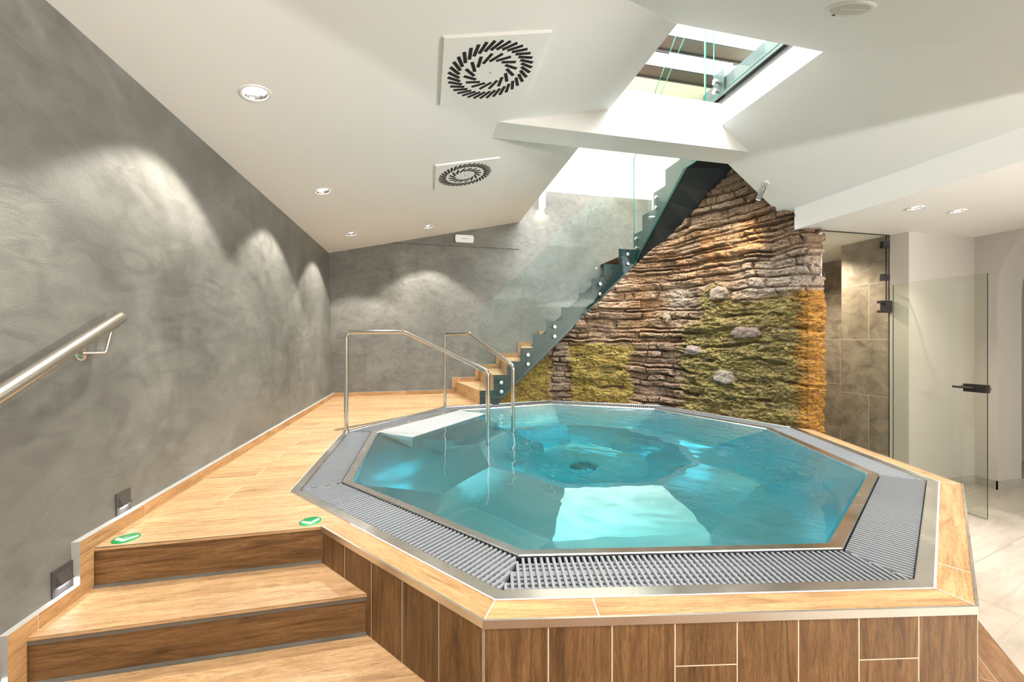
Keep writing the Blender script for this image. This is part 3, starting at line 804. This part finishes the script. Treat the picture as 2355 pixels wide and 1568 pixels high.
n.link(n.ramp(nn.outputs[0], [(.35, (.25,)*3), (.65, (.6,)*3)]), mx.inputs[0]); n.link(tr.outputs[0], mx.inputs[1]); n.link(tl.outputs[0], mx.inputs[2]); n.link(mx.outputs[0], n.out.inputs[0])
for o_ in COL.objects:
    if o_.name.startswith('window_'): o_.data.materials[0] = n.mat

# ------------------------------------------------------------------ rock wall
BP = [Vector(p) for p in [(.95, 5.605), (1.80, 5.655), (3.19, 4.885), (3.765, 3.33), (3.80, 3.275), (3.935, 3.265)]]
# resample with softened corners
def chaikin(p, it):
    for _ in range(it):
        q = [p[0]]
        for i in range(len(p)-1):
            a, c = p[i], p[i+1]; L = (c-a).length; t = min(.25, .12/L)
            q += [a.lerp(c, t), a.lerp(c, 1-t)]
        p = q+[p[-1]]
    return p
SP = chaikin(BP, 2)
cum = [0]
for i in range(len(SP)-1): cum.append(cum[-1]+(SP[i+1]-SP[i]).length)
STOT = cum[-1]
def path(s):
    s = min(max(s, 0), STOT-1e-6)
    for i in range(len(SP)-1):
        if s <= cum[i+1]:
            t = (s-cum[i])/(cum[i+1]-cum[i]); return SP[i].lerp(SP[i+1], t), (SP[i+1]-SP[i]).normalized()
TOPY = [(5.10, 2.0), (4.93, 2.16), (4.6, 2.37), (4.4, 2.55), (4.15, 2.76), (3.9, 2.9), (3.5, 2.96)]
def topy(y):
    if y >= TOPY[0][0]: return TOPY[0][1]
    for (y0, z0), (y1, z1) in zip(TOPY, TOPY[1:]):
        if y >= y1: return z0+(z1-z0)*(y0-y)/(y0-y1)
    return TOPY[-1][1]
def ztop(p):
    x, y = p
    z = .075+.9488*(x-1.05)                  # under flight one
    z += .145*sstep(2.0, 3.1, x)
    if y < 4.93: z = topy(y)
    if y < 3.515: z = min(z, zR(x)+.03 if y > 3.35 else ZS)
    return max(z, .03)
rc = random.Random(11)
def courses(h0, h1):
    z = [-.05]
    while z[-1] < 3.2: z.append(z[-1]+rc.uniform(h0, h1))
    return z
CZ = courses(.04, .135); MZ = courses(.13, .30)
BL = []
for _ in CZ:
    x = [rc.uniform(-.3, 0)]
    while x[-1] < 5: x.append(x[-1]+rc.choice([rc.uniform(.1, .25), rc.uniform(.25, .7)]))
    BL.append((x, [rc.uniform(-.022, .040) for _ in x], [rc.random() for _ in x]))
def find(a, v):
    lo, hi = 0, len(a)-2
    while lo < hi:
        m = (lo+hi+1)//2
        if a[m] <= v: lo = m
        else: hi = m-1
    return lo
def fbm(x, y, z, o=4): return noise.fractal(Vector((x, y, z)), .9, 2.1, o)
def mossmask(s, z):
    w_ = noise.noise(Vector((s*3.1, z*3.1, 4.)))*.11+noise.noise(Vector((s*13, z*15, 5.)))*.05
    s_, z_ = s+w_, z+noise.noise(Vector((s*2.3, z*2.3, 9.)))*.10+noise.noise(Vector((s*12, z*14, 10.)))*.04
    # right field
    top = 1.36
    if s_ < 3.02: top = 1.05+(s_-2.75)*.9
    elif s_ < 3.36: top = 1.58-abs(s_-3.16)*.6
    m = sstep(2.70, 2.80, s_)*(1-sstep(top-.06, top+.04, z_))
    m2 = sstep(1.10, 1.22, s_)*(1-sstep(1.98, 2.08, s_))*(1-sstep(.80, .88, z_))
    m3 = (1-sstep(.82, .92, s_))*(1-sstep(.55, .65, z_))
    return max(m, m2, m3)
def mixc(a, b_, t): return tuple(p+(q-p)*t for p, q in zip(a, b_))
def ridge(x, y, z, o=4):
    a, f, t = 1., 1., 0.
    for _ in range(o):
        t += a*(1-2*abs(noise.noise(Vector((x*f, y*f, z+f*3))))); a *= .55; f *= 2.05
    return t
def rock_sample(s, z):
    wz = z+.045*noise.noise(Vector((s*1.3, z*2.0, 1.)))+.022*noise.noise(Vector((s*4.3, z*3, 7.)))+.008*noise.noise(Vector((s*14, z*9, 6.)))
    ws = s+.05*noise.noise(Vector((s*3, z*6, 2.)))+.012*noise.noise(Vector((s*16, z*24, 2.5)))
    ci = find(CZ, wz); bx, bo, bc = BL[ci]; bi = find(bx, ws)
    dz = min(wz-CZ[ci], CZ[ci+1]-wz); ds = min(ws-bx[bi], bx[bi+1]-ws)
    up = (wz-CZ[ci])/(CZ[ci+1]-CZ[ci])
    open_ = sstep(-.35, .25, noise.noise(Vector((s*3.7, z*5, 51.))))       # joints close up in places
    wr = ridge(s*7, z*24, 3., 4); fine = ridge(s*26+wr*.4, z*64, 5., 3)
    edge = min(sstep(0, .022, dz), .25+.75*sstep(0, .016, ds))
    ed = 1-(1-edge)*(.35+.65*open_)
    stone = bo[bi]*ed*1.15+.034*(ed-1)+.010*wr+.005*fine+.03*fbm(s*2.4, z*5, 8., 3)+.014*(up-.5)
    m = mossmask(s, z)
    mzw = z+.10*noise.noise(Vector((s*1.5, z*1.2, 14.)))+.02*noise.noise(Vector((s*7, z*7, 3.)))
    mw_ = noise.noise(Vector((s*11, z*17, 71.)))
    mi = find(MZ, mzw); mz = min(mzw-MZ[mi], MZ[mi+1]-mzw)
    mo = sstep(-.15, .3, noise.noise(Vector((s*2.6, MZ[mi if mzw-MZ[mi] < MZ[mi+1]-mzw else mi+1]*9, 61.))))
    mcr = 1-(1-sstep(0, .032, mz+.012*mw_))*mo
    mw = ridge(s*9+wr*.3, z*20, 12., 4); mf = ridge(s*34, z*50, 15., 3)
    moss = -.016+.030*mcr+.014*mw+.008*mf+.03*fbm(s*3, z*6, 18., 3)
    h = stone*(1-m)+moss*m
    # colour of the stones and the growth on them, plus painted spotlight glow
    a = noise.noise(Vector((s*1.4, z*1.9, 21.)))*.5+.5; c_ = noise.noise(Vector((s*9, z*26, 23.)))*.5+.5
    col = mixc((.27, .165, .09), (.58, .43, .28), min(max(bc[bi]*.55+a*.5, 0), 1))
    col = mixc(col, (.20, .12, .065), sstep(.5, .85, c_)*.65)
    og = math.exp(-(((s-3.05)/.75)**2+((z-1.98)/.42)**2)); og = max(og, .75*math.exp(-(((s-2.30)/.45)**2+((z-1.25)/.5)**2)))  # orange stone; first patch also paints in the spotlight's warm glow
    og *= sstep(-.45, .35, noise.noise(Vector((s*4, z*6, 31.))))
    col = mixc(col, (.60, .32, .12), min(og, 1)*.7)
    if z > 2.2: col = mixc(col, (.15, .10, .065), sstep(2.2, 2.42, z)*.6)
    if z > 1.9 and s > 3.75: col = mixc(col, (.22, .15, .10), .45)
    pk = 1-min(abs(s-1.02)/.16, 1); col = mixc(col, (.46, .38, .32), max(pk, 0)*.6)
    pk = math.exp(-((s-2.38)/.22)**2)*(1-sstep(.75, .95, z)); col = mixc(col, (.46, .33, .26), pk*.6)
    gry = sstep(3.2, 3.7, s)*sstep(1.3, 1.45, z)*(1-sstep(1.7, 1.95, z)); col = mixc(col, (.62, .56, .50), gry*.65)
    gr2 = math.exp(-(((s-2.72)/.25)**2+((z-1.45)/.18)**2)); col = mixc(col, (.58, .55, .46), gr2*.6)
    col = mixc(col, (.10, .055, .03), min((1-ed)*1.3, 1)*.85)
    g2 = noise.noise(Vector((s*3, z*8, 41.)))*.5+.5; g3 = noise.noise(Vector((s*20, z*44, 43.)))*.5+.5; g4 = noise.noise(Vector((s*6, z*14, 47.)))*.5+.5
    mc = mixc((.17, .118, .028), (.42, .34, .085), g2)
    mc = mixc(mc, (.70, .62, .24), sstep(.5, .85, g3)*.65)
    if s < 2.2: mc = mixc(mc, (.56, .40, .06), .5)
    mc = mixc(mc, (.12, .07, .03), min((1-mcr)*1.1+sstep(.50, .75, g4)*.6, 1)*.8)
    gold = sstep(STOT-.25, STOT-.16, s+.06*noise.noise(Vector((s*14, z*18, 3.)))+.03*noise.noise(Vector((z*6, 1., 2.))))
    if z < 1.42: mc = mixc(mc, mixc((.20, .08, .005), (.58, .31, .022), g3), gold)
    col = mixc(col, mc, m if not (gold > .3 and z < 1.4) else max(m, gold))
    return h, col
NS, NZ = 620, 400
verts = []; cols = []; faces = []; zc_ = []
for i in range(NS+1):
    s = STOT*i/NS; p, d = path(s); nrm = Vector((d.y, -d.x))
    zt = ztop((p.x, p.y)); zbm = -.03 if p.y > 3.29 else -.06
    for j in range(NZ+1):
        z = min(zbm+(3.0-zbm)*j/NZ, zt)
        h, c = rock_sample(s, z)
        zc_.append(z >= zt)
        fade = 1.
        e = .012+h*1.15
        if s > STOT-.1: e = e*1.0
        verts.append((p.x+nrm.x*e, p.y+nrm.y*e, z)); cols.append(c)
for i in range(NS):
    for j in range(NZ):
        a = i*(NZ+1)+j
        if not (zc_[a] and zc_[a+NZ+1]): faces.append((a, a+NZ+1, a+NZ+2, a+1))
# close the right edge with a strip running back to the wall
base = len(verts); pe, de = path(STOT)
for j in range(NZ+1):
    x, y, z = verts[NS*(NZ+1)+j]; jit = .018*fbm(z*9, 2., 3., 3)+.012*noise.noise(Vector((z*40, 1., 1.)))
    xx = x+jit; verts[NS*(NZ+1)+j] = (xx, y, z)
    verts.append((xx+.004, 3.305, z)); cols.append(cols[NS*(NZ+1)+j])
for j in range(NZ):
    a = NS*(NZ+1)+j
    if not zc_[a]: faces.append((a, base+j, base+j+1, a+1))
rk = thing('rock_relief', 'rough layered rock face with moss beside the pool and under the stairs', 'rock wall', (3.1, 4.9, 0))
me = bpy.data.meshes.new('rock_face'); me.from_pydata([(x-3.1, y-4.9, z) for x, y, z in verts], [], faces)
ca = me.color_attributes.new('Col', 'FLOAT_COLOR', 'POINT')
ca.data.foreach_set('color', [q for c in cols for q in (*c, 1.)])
me.polygons.foreach_set('use_smooth', [True]*len(me.polygons))
n = NT('layered_rock'); n.bsdf((.4, .3, .2), .62)
at = n.add('ShaderNodeVertexColor'); at.layer_name = 'Col'
v = n.coord('Object', (1, 1, 1.8)); f1 = n.noise(v, 38, 8, .7, .6); f2 = n.noise(v, 150, 4, .7)
k = n.ramp(f1.outputs[0], [(.34, (.17, .13, .10)), (.5, (.66, .61, .56)), (.68, (1.3, 1.22, 1.12))])
n.link(n.mix(1., at.outputs[0], k, 'MULTIPLY'), n.b.inputs['Base Color'])
n.link(n.bump(n.math('ADD', f1.outputs[0], n.math('MULTIPLY', f2.outputs[0], .4)), .8, .016), n.b.inputs['Normal'])
me.materials.append(n.mat); M['rock'] = n.mat
ro = bpy.data.objects.new('rock_face', me); COL.objects.link(ro); ro.parent = rk
# single stones sticking out
def stone(s, z, rx, rz, rd, seed, col):
    p, d = path(s); nrm = Vector((d.y, -d.x, 0)); d3 = Vector((d.x, d.y, 0))
    vs = []; F = []; nu, nv = 36, 24; cs = []
    for i in range(nv+1):
        th = math.pi*i/nv
        for k in range(nu):
            ph = 2*math.pi*k/nu; q = Vector((math.sin(th)*math.cos(ph), math.sin(th)*math.sin(ph), math.cos(th)))
            # boxy, chipped
            sq = q/max(abs(q.x), abs(q.y), abs(q.z)); q2 = q.lerp(sq, .35)
            r = 1+.28*noise.noise(q*1.6+Vector((seed, 0, 0)))+.12*noise.noise(q*5+Vector((seed, 3, 0)))
            q2 = q2*r
            w_ = Vector((p.x, p.y, z))+d3*q2.x*rx+nrm*(q2.y*rd+.025)+Vector((0, 0, q2.z*rz))
            vs.append(w_-Vector((3.1, 4.9, 0)))
            t = noise.noise(q*4+Vector((seed, 9, 1)))*.5+.5; cs.append(mixc(col, (.30, .20, .14), t*.6))
    for i in range(nv):
        for k in range(nu): F.append((i*nu+k, (i+1)*nu+k, (i+1)*nu+(k+1) % nu, i*nu+(k+1) % nu))
    m_ = bpy.data.meshes.new('protruding_stone'); m_.from_pydata(vs, [], F)
    c_ = m_.color_attributes.new('Col', 'FLOAT_COLOR', 'POINT'); c_.data.foreach_set('color', [q for c in cs for q in (*c, 1.)])
    m_.polygons.foreach_set('use_smooth', [True]*len(F)); m_.materials.append(M['rock'])
    o_ = bpy.data.objects.new('protruding_stone', m_); COL.objects.link(o_); o_.parent = rk
stone(3.246, 1.455, .115, .085, .075, 1.3, (.60, .50, .42)); stone(3.54, .98, .16, .075, .07, 5.1, (.44, .35, .31))
stone(2.905, .765, .13, .062, .06, 8.7, (.56, .46, .43)); stone(3.30, .452, .12, .085, .075, 12.9, (.50, .46, .40)); stone(2.52, 1.20, .055, .075, .05, 17.2, (.55, .47, .33))

# ------------------------------------------------------------------ ceiling fittings
def downlight(c, rot, label, r0=.085, r1=.066, lamp='lamp', group=None, depth=.03):
    t = thing('downlight', label, 'ceiling light', c, rot, group)
    b = MB(); b.lathe([(r1, .0), (r1+.003, -.004), (r0-.004, -.005), (r0, -.001), (r0, .003), (r1, .003)], 40); b.build('trim_ring', [M['white']], t, 40, local=True)
    b = MB(); b.lathe([(r1+.001, .001), (r1*.93, depth*.4), (r1*.84, depth)], 16)
    b.f = [f for f in b.f if len(f) == 4]; b.m = [0]*len(b.f); b.uv = [None]*len(b.f); b.build('reflector', [M['mirror']], t, local=True)
    b = MB(); b.lathe([(r1*.87, depth-.004), (.0, depth-.004)], 32); b.f = [f for f in b.f if len(f) == 4]; b.m = [0]*len(b.f); b.uv = [None]*len(b.f)
    b.build('lens', [M[lamp]], t, local=True)
    return t
d0 = downlight((DL[0][0], DL[0][1], zL(DL[0][0])), (0, aL, 0), 'round recessed downlight nearest the viewer, largest of the row along the grey wall', group='downlights on the left ceiling slope')
for c, lb in zip(DL[1:], ['round recessed downlight in the middle of the row along the left wall', 'round recessed downlight close to the far left corner', 'round recessed downlight above the back wall, left of the white wall box']):
    dup(d0, (c[0], c[1], zL(c[0])), lb)
dup(d0, (-1.0, 1.03, zT(0, 1.03)-.001), 'round recessed downlight over the entry steps', (aT, 0, 0))
for q_, lb in (((.7, .25), 'added unseen fill downlight in the flat ceiling before the pool'), ((2.3, .25), 'added unseen fill downlight in the flat ceiling right of the viewer')):  # two added downlights out of view, fill for floor and apron
    dup(d0, (q_[0], q_[1], zb-.001), lb, (0, 0, 0))
s0 = downlight((LS[0][0], LS[0][1], ZS), (0, 0, 0), 'small round downlight in the low soffit, left of its pair', .058, .04, 'lamp_warm', 'small downlights in the low soffit', .014)
dup(s0, (LS[1][0], LS[1][1], ZS), 'small round downlight in the low soffit, right of its pair')

def vent(c, label):
    t = thing('air_diffuser', label, 'ceiling vent', (c[0], c[1], zL(c[0])), (0, aL, 0), 'square swirl air diffusers')
    H = .325
    b = MB(); b.box(-H, H, -H, H, -.012, -.002); b.box(-H-.006, H+.006, -H-.006, H+.006, -.006, .0); b.build('face_plate', [M['ceil']], t, local=True)
    for (nn_, r_, ln, wd, tw, ph) in ((36, .246, .100, .0225, R(40), 0), (16, .140, .098, .0225, R(44), .1)):
        for k in range(nn_):
            a = 2*math.pi*k/nn_+ph; mt = Matrix.Translation((r_*math.cos(a), r_*math.sin(a), -.0125)) @ Matrix.Rotation(a+tw, 4, 'Z')
            b = MB(); b.box(-ln/2, ln/2, -wd/2, wd/2, -.0008, .0008, 0, mt)
            b.build('slot', [M['slot']], t, local=True)
    b = MB(); b.lathe([(0, -.0155), (.006, -.015), (.008, -.012)], 16); b.build('screw', [M['steel']], t, local=True)
    return t
v0 = vent((.416, 2.585), 'square white swirl air diffuser, the large one nearest the viewer')
dup(v0, (.410, 4.262, zL(.410)), 'square white swirl air diffuser farther back, nearer the grey back wall')
sp = thing('ceiling_speaker', 'round flush ceiling loudspeaker at the upper right', 'speaker', (2.158, 1.632, zT(0, 1.632)), (aT, 0, 0))
b = MB(); b.lathe([(.112, .0), (.112, -.006), (.105, -.010), (.092, -.008), (.088, -.004)], 48); b.build('trim_ring', [M['white']], sp, 40, local=True)
b = MB(); b.lathe([(.088, -.005), (.05, -.011), (0, -.013)], 48); b.build('grille', [M['speaker']], sp, 60, local=True)
b = MB(); b.box(-.06, .06, -.003, .003, -.014, -.009, 0, Matrix.Translation((0, -.03, 0)) @ Matrix.Rotation(R(-24), 4, 'Z')); b.lathe([(0, -.011), (.008, -.0105), (.009, -.007)], 16, Matrix.Translation((.005, .095, 0)), 1); b.build('grille_bar', [M['white'], M['black']], sp, local=True)

# spotlight on the right slope
sl = thing('spotlight', 'small grey adjustable spotlight on the sloping ceiling above the rock', 'spotlight', (3.375, 3.36, zR(3.375)))
nR_ = Vector((-SLR, 0, 1)).normalized(); mtR = Matrix.Translation((3.375, 3.36, zR(3.375))) @ Matrix.Rotation(aR, 4, 'Y')
b = MB(); b.lathe([(0, -.012), (.03, -.01), (.034, 0)], 28, mtR); b.build('ceiling_plate', [M['white']], sl, 40)
jn = Vector((3.375, 3.36, zR(3.375)))-nR_*.045
b = MB(); b.tube([Vector((3.375, 3.36, zR(3.375)))-nR_*.008, Vector((3.375, 3.36, zR(3.375)))-nR_*.03, jn], .008, 12); b.build('swivel_arm', [M['chrome']], sl, 40)
dr = Vector((-.05, .45, -.80)).normalized()
b = MB(); e = jn+dr*.13; b.tube([jn-dr*.0, jn+dr*.01, e], [.021, .024, .024], 20); b.build('lamp_body', [M['grey']], sl, 40)
b = MB(); xx = dr.orthogonal().normalized(); yy = dr.cross(xx); b.poly([e+dr*.001+(xx*math.cos(a)+yy*math.sin(a))*.019 for a in [2*math.pi*k/20 for k in range(20)]]); b.build('lens', [M['lamp_warm']], sl)

# emergency light box
em = thing('emergency_light', 'white emergency light box high on the grey back wall', 'wall light', (.634, YB-.012, 2.588))
b = MB(); prof = [(-.15, -.045), (-.14, -.062), (.14, -.062), (.15, -.045), (.155, 0), (.15, .045), (.14, .062), (-.14, .062), (-.15, .045), (-.155, 0)]
b.slab([(.634+x, YB-.067, 2.588+z) for x, z in prof], (0, .055, 0)); b.build('housing', [M['white']], em)
b = MB(); b.box(.634-.05, .634+.06, YB-.0685, YB-.066, 2.585, 2.592); b.build('logo_strip', [M['grey']], em)

# wall sconces
def sconce(x, z, label, sz=.30):
    t = thing('wall_sconce', label, 'wall light', (x, YB, z), group='white wall sconces by the stairs')
    b = MB(); b.box(-.05, .05, -.09, -.0, -sz/2, sz/2); b.build('housing', [M['white']], t, local=True)
    b = MB(); b.box(-.04, .04, -.08, -.012, sz/2, sz/2+.002); b.box(-.04, .04, -.08, -.012, -sz/2-.002, -sz/2); b.build('lens', [M['lamp_warm']], t, local=True)
    return t
c0 = sconce(1.99, 3.345, 'white box sconce on the back wall at the edge of the sloping ceiling')
dup(c0, (3.386, YB, 4.25), 'white box sconce higher up on the cream wall below the beam')

# added fill lamps out of view, brighten the ceiling and pool facets
def filllamp(c, rz, label):
    t = thing('fill_lamp', label, 'wall light', c, (0, 0, rz))
    b = MB(); b.box(-.17, .17, .0, .06, -.17, .17); b.build('housing', [M['white']], t, local=True)
    b = MB(); b.box(-.15, .15, .06, .066, -.15, .15); b.build('diffuser', [M['lamp_soft']], t, local=True)
filllamp((5.92, -.9, 1.35), R(90), 'added square white fill lamp on the right wall beside the arch')
t = thing('fill_lamp', 'added long white fill uplight on the plain wall behind the viewpoint', 'wall light', (1.2, -2.2, 1.62))
b = MB(); b.box(-.30, .30, .0, .24, -.05, .05); b.build('housing', [M['white']], t, local=True)
b = MB(); b.box(-.27, .27, .14, .23, .05, .055); b.build('diffuser', [M['lamp_soft']], t, local=True)
# step lights in the left wall
def steplight(y, z, label):
    t = thing('step_light', label, 'step light', (xwall(z), y, z), group='square step lights in the left wall')
    b = MB(); b.box(.0, .006, -.046, .046, -.052, .052); b.build('face_plate', [M['plug']], t, local=True)
    b = MB()
    A = [(.006, -.03, .032), (.006, .032, .032), (.006, .032, -.02), (.006, -.03, -.02)]; B = [(.022, -.026, -.012), (.022, .030, -.012)]
    b.poly([A[0], A[1], B[1], B[0]]); b.poly([A[0], B[0], A[3]]); b.poly([A[1], A[2], B[1]]); b.poly([A[3], B[0], B[1], A[2]])
    hd = b.build('hood', [M['plug']], t, local=True)
    b = MB(); b.poly([(.0075, -.024, -.018), (.0075, .026, -.018), (.018, .026, -.0145), (.018, -.024, -.0145)]); b.build('led', [M['lamp_led']], hd, local=True)
    return t
l0 = steplight(2.266, .116, 'square charcoal step light just above the deck skirting')
dup(l0, (xwall(-.06), 1.932, -.060), 'square charcoal step light beside the middle tread')
dup(l0, (xwall(-.23), 1.64, -.235), 'square charcoal step light at the left picture edge by the lower tread')

# wall handrail
hr = thing('wall_handrail', 'satin steel tube handrail sloping along the grey left wall', 'handrail', (XW, 2.1, .83))
a_, e_ = Vector((-1.38, 2.170, 1.005)), Vector((-1.38, .30, -.005))
dv = (e_-a_).normalized()
b = MB(); b.tube([a_, a_+dv*.003, e_], [.0255, .0268, .0268], 28); b.build('rail_tube', [M['satin']], hr, 40)
for yy_ in (2.055, .75):
    on = a_+dv*((a_.y-yy_)/-dv.y); base_ = Vector((xwall(on.z-.1), yy_, on.z-.10))
    b = MB(); b.lathe([(0, .012), (.006, .012), (.030, .009), (.034, .005), (.034, 0)], 32, Matrix.Translation(base_) @ Matrix.Rotation(R(90), 4, 'Y')); bk = b.build('wall_bracket', [M['satin']], hr, 40)
    b = MB(); b.tube(arc_path([base_+Vector((.008, 0, .0)), base_+Vector((.055, .055, .0)), on+Vector((0, .065, .0))+dv*0-Vector((0, 0, -.012))], [.012]), .0065, 12)
    b.box(-.012, .012, -.032, .032, -.003, .003, 0, Matrix.Translation(on+Vector((0, .062, .004))) @ Matrix.Rotation(math.atan2(-dv.z, -dv.y), 4, 'X'))
    ba = b.build('bracket_arm', [M['satin']], hr, 40); ba.parent = bk

# ------------------------------------------------------------------ shower screen and glass door
ss = thing('shower_screen', 'fixed clear glass shower screen with black fittings', 'shower screen', (4.43, 3.295, ZL))
b = MB(); b.slab([(3.985, 3.291, ZL), (4.905, 3.291, ZL), (4.905, 3.291, ZS-.005), (3.985, 3.291, ZS-.005)], (0, .008, 0), 0, 1); b.build('glass_pane', [M['doorglass'], M['gedge_dark']], ss)
b = MB(); b.box(3.972, 3.986, 3.284, 3.306, ZL, ZS); b.build('side_profile', [M['edge']], ss)
b = MB(); b.box(3.975, 4.905, 3.289, 3.301, ZS-.008, ZS-.001); b.build('top_profile', [M['gedge_dark']], ss)
b = MB(); b.box(4.848, 4.854, 3.288, 3.30, 1.30, ZS-.01); b.build('door_joint', [M['black']], ss)
for z in (1.92, 1.57): 
    b = MB(); b.box(4.787, 4.876, 3.276, 3.312, z-.035, z+.035); b.build('hinge', [M['black']], ss)
for z in (1.955, 1.57):
    b = MB(); b.box(3.988, 4.012, 3.276, 3.312, z-.035, z+.035); b.build('clamp', [M['black']], ss)
b = MB(); b.box(4.80, 4.90, 3.27, 3.318, 1.19, 1.318); b.box(4.757, 4.80, 3.27, 3.318, 1.29, 1.318); b.box(4.757, 4.80, 3.27, 3.318, 1.19, 1.215); lk = b.build('lock_case', [M['black']], ss)
b = MB(); b.box(4.885, 4.925, 3.262, 3.274, 1.252, 1.264); la = b.build('latch', [M['edge']], ss); la.parent = lk

dd = thing('door_1', 'open clear glass door with black lever handle', 'door', (4.83, 3.2, ZL+.01), kind='structure')
xd0, xd1 = 4.86, 4.811                       # hinge side, free side
b = MB(); b.slab([(xd0, 3.24, ZL+.012), (xd1, 2.491, ZL+.012), (xd1, 2.491, 1.483), (xd0, 3.24, 1.483)], (.012, 0, 0), 0, 1)
b.build('glass_pane', [M['doorglass'], M['gedge_dark']], dd)
b = MB(); b.box(4.785, 4.84, 2.487, 2.635, .43, .50); b.tube([(4.80, 2.56, .465), (4.765, 2.56, .465)], .011, 12); b.tube([(4.772, 2.55, .465), (4.772, 2.70, .468)], .010, 12)
b.tube([(4.83, 2.56, .465), (4.865, 2.56, .465)], .011, 12); b.tube([(4.86, 2.55, .465), (4.86, 2.69, .468)], .010, 12); b.build('door_handle', [M['black']], dd, 40)
b = MB(); b.box(4.835, 4.85, 2.482, 2.489, .45, .48); b.build('latch_plate', [M['edge']], dd)

# ------------------------------------------------------------------ lights
def spot(name, loc, target, energy, size, blend, color=(1, .94, .86), rad=.03):
    l = bpy.data.lights.new(name, 'SPOT'); l.energy = energy; l.spot_size = R(size); l.spot_blend = blend; l.color = color; l.shadow_soft_size = rad
    o_ = bpy.data.objects.new(name, l); COL.objects.link(o_); o_.location = loc
    o_.rotation_euler = (Vector(target)-Vector(loc)).to_track_quat('-Z', 'Y').to_euler(); return o_
def area(name, loc, target, energy, sx_, sy_, color=(1, 1, 1)):
    l = bpy.data.lights.new(name, 'AREA'); l.shape = 'RECTANGLE'; l.size = sx_; l.size_y = sy_; l.energy = energy; l.color = color
    o_ = bpy.data.objects.new(name, l); COL.objects.link(o_); o_.location = loc
    o_.rotation_euler = (Vector(target)-Vector(loc)).to_track_quat('-Z', 'Y').to_euler(); return o_
for c in DL + [(-1.0, 1.03), (.7, .25), (2.3, .25)]:  # last two belong to the added fill downlights
    z = (zL(c[0]) if c[1] > 1.5 else zT(0, c[1]) if c[1] > .9 else zb)-.012
    spot('downlight_lamp', (c[0], c[1], z), (c[0], c[1], 0), 120, 100, .25)
for c in LS: spot('soffit_lamp', (c[0], c[1], ZS-.01), (c[0], c[1], ZL), 45, 110, .5, (1, .88, .74), .02)
spot('rock_lamp', tuple(e+dr*.01), (3.42, 4.1, 1.75), 46, 80, .8, (1, .80, .52), .02)
spot('shower_fill', (4.5, 4.2, ZS-.02), (4.5, 4.2, ZL), 190, 150, .5, (1, .82, .64), .03)  # added lamp without a fixture, brightens the shower
for (x, z) in ((1.99, 3.345), (3.386, 4.25)):
    for sg in (1, -1): spot('sconce_lamp', (x, YB-.05, z+sg*.155), (x, YB-.05, z+sg*2), 10, 120, .6, (1, .85, .66), .02)
area('fill_lamp_light', (5.84, -.9, 1.35), (-.4, -.7, 1.9), 270, .3, .3, (1, .965, .91))  # added fill for the left ceiling slope
area('fill_lamp_light', (1.2, -2.0, 1.70), (1.2, -1.2, 2.4), 150, .5, .1, (1, .98, .95))  # added uplight, whitens the rear ceiling mirrored in the pool
for (y, z) in ((2.266, .116), (1.932, -.060), (1.64, -.235)):
    area('step_led', (xwall(z)+.013, y, z-.018), (xwall(z)+.035, y, z-.2), .12, .05, .008, (.93, .94, 1))
yb_ = 6.13
for k in range(7):                            # daylight through the frosted roof lights, nearest two added for the beam front
    l_ = area('roof_daylight', (2.8, yb_-.46, 5.64), (2.8, yb_-.46, 0), 300, 5.1, .33, (.90, .95, 1)); l_.data.cycles.is_caustics_light = True
    l_.rotation_euler = (0, 0, 0)
    yb_ -= .63
for o_ in COL.objects:
    if o_.name.startswith('pool_water'): o_.cycles.is_caustics_caster = True
    if o_.parent and o_.parent.name.startswith('whirlpool') and o_.name.split('.')[0] in ('basin', 'step', 'floor_drain'): o_.cycles.is_caustics_receiver = True
wd = bpy.data.worlds.new('World'); sc.world = wd; wd.use_nodes = True
wd.node_tree.nodes['Background'].inputs[0].default_value = (.92, .96, 1, 1); wd.node_tree.nodes['Background'].inputs[1].default_value = 2.0

# ------------------------------------------------------------------ camera, view
cd = bpy.data.cameras.new('camera'); cam = bpy.data.objects.new('camera', cd); COL.objects.link(cam); sc.camera = cam
cam.location = (0, 0, .9); cam.rotation_euler = (R(90), 0, R(-12.33))
cd.sensor_fit = 'HORIZONTAL'; cd.sensor_width = 36; cd.lens = 36*907.2/2355; cd.shift_y = -3.2/2355; cd.clip_start = .02
sc.view_settings.view_transform = 'Standard'; sc.view_settings.look = 'None'; sc.view_settings.gamma = 1
sc.view_settings.use_curve_mapping = False; sc.view_settings.exposure = .5
sc.cycles.max_bounces = 9; sc.cycles.diffuse_bounces = 4; sc.cycles.glossy_bounces = 4; sc.cycles.transmission_bounces = 8; sc.cycles.transparent_max_bounces = 16
sc.cycles.sample_clamp_indirect = 4; sc.cycles.caustics_reflective = False; sc.cycles.blur_glossy = .8
sc.cycles.use_adaptive_sampling = True; sc.cycles.adaptive_threshold = .035; sc.cycles.adaptive_min_samples = 24
bpy.context.view_layer.update()
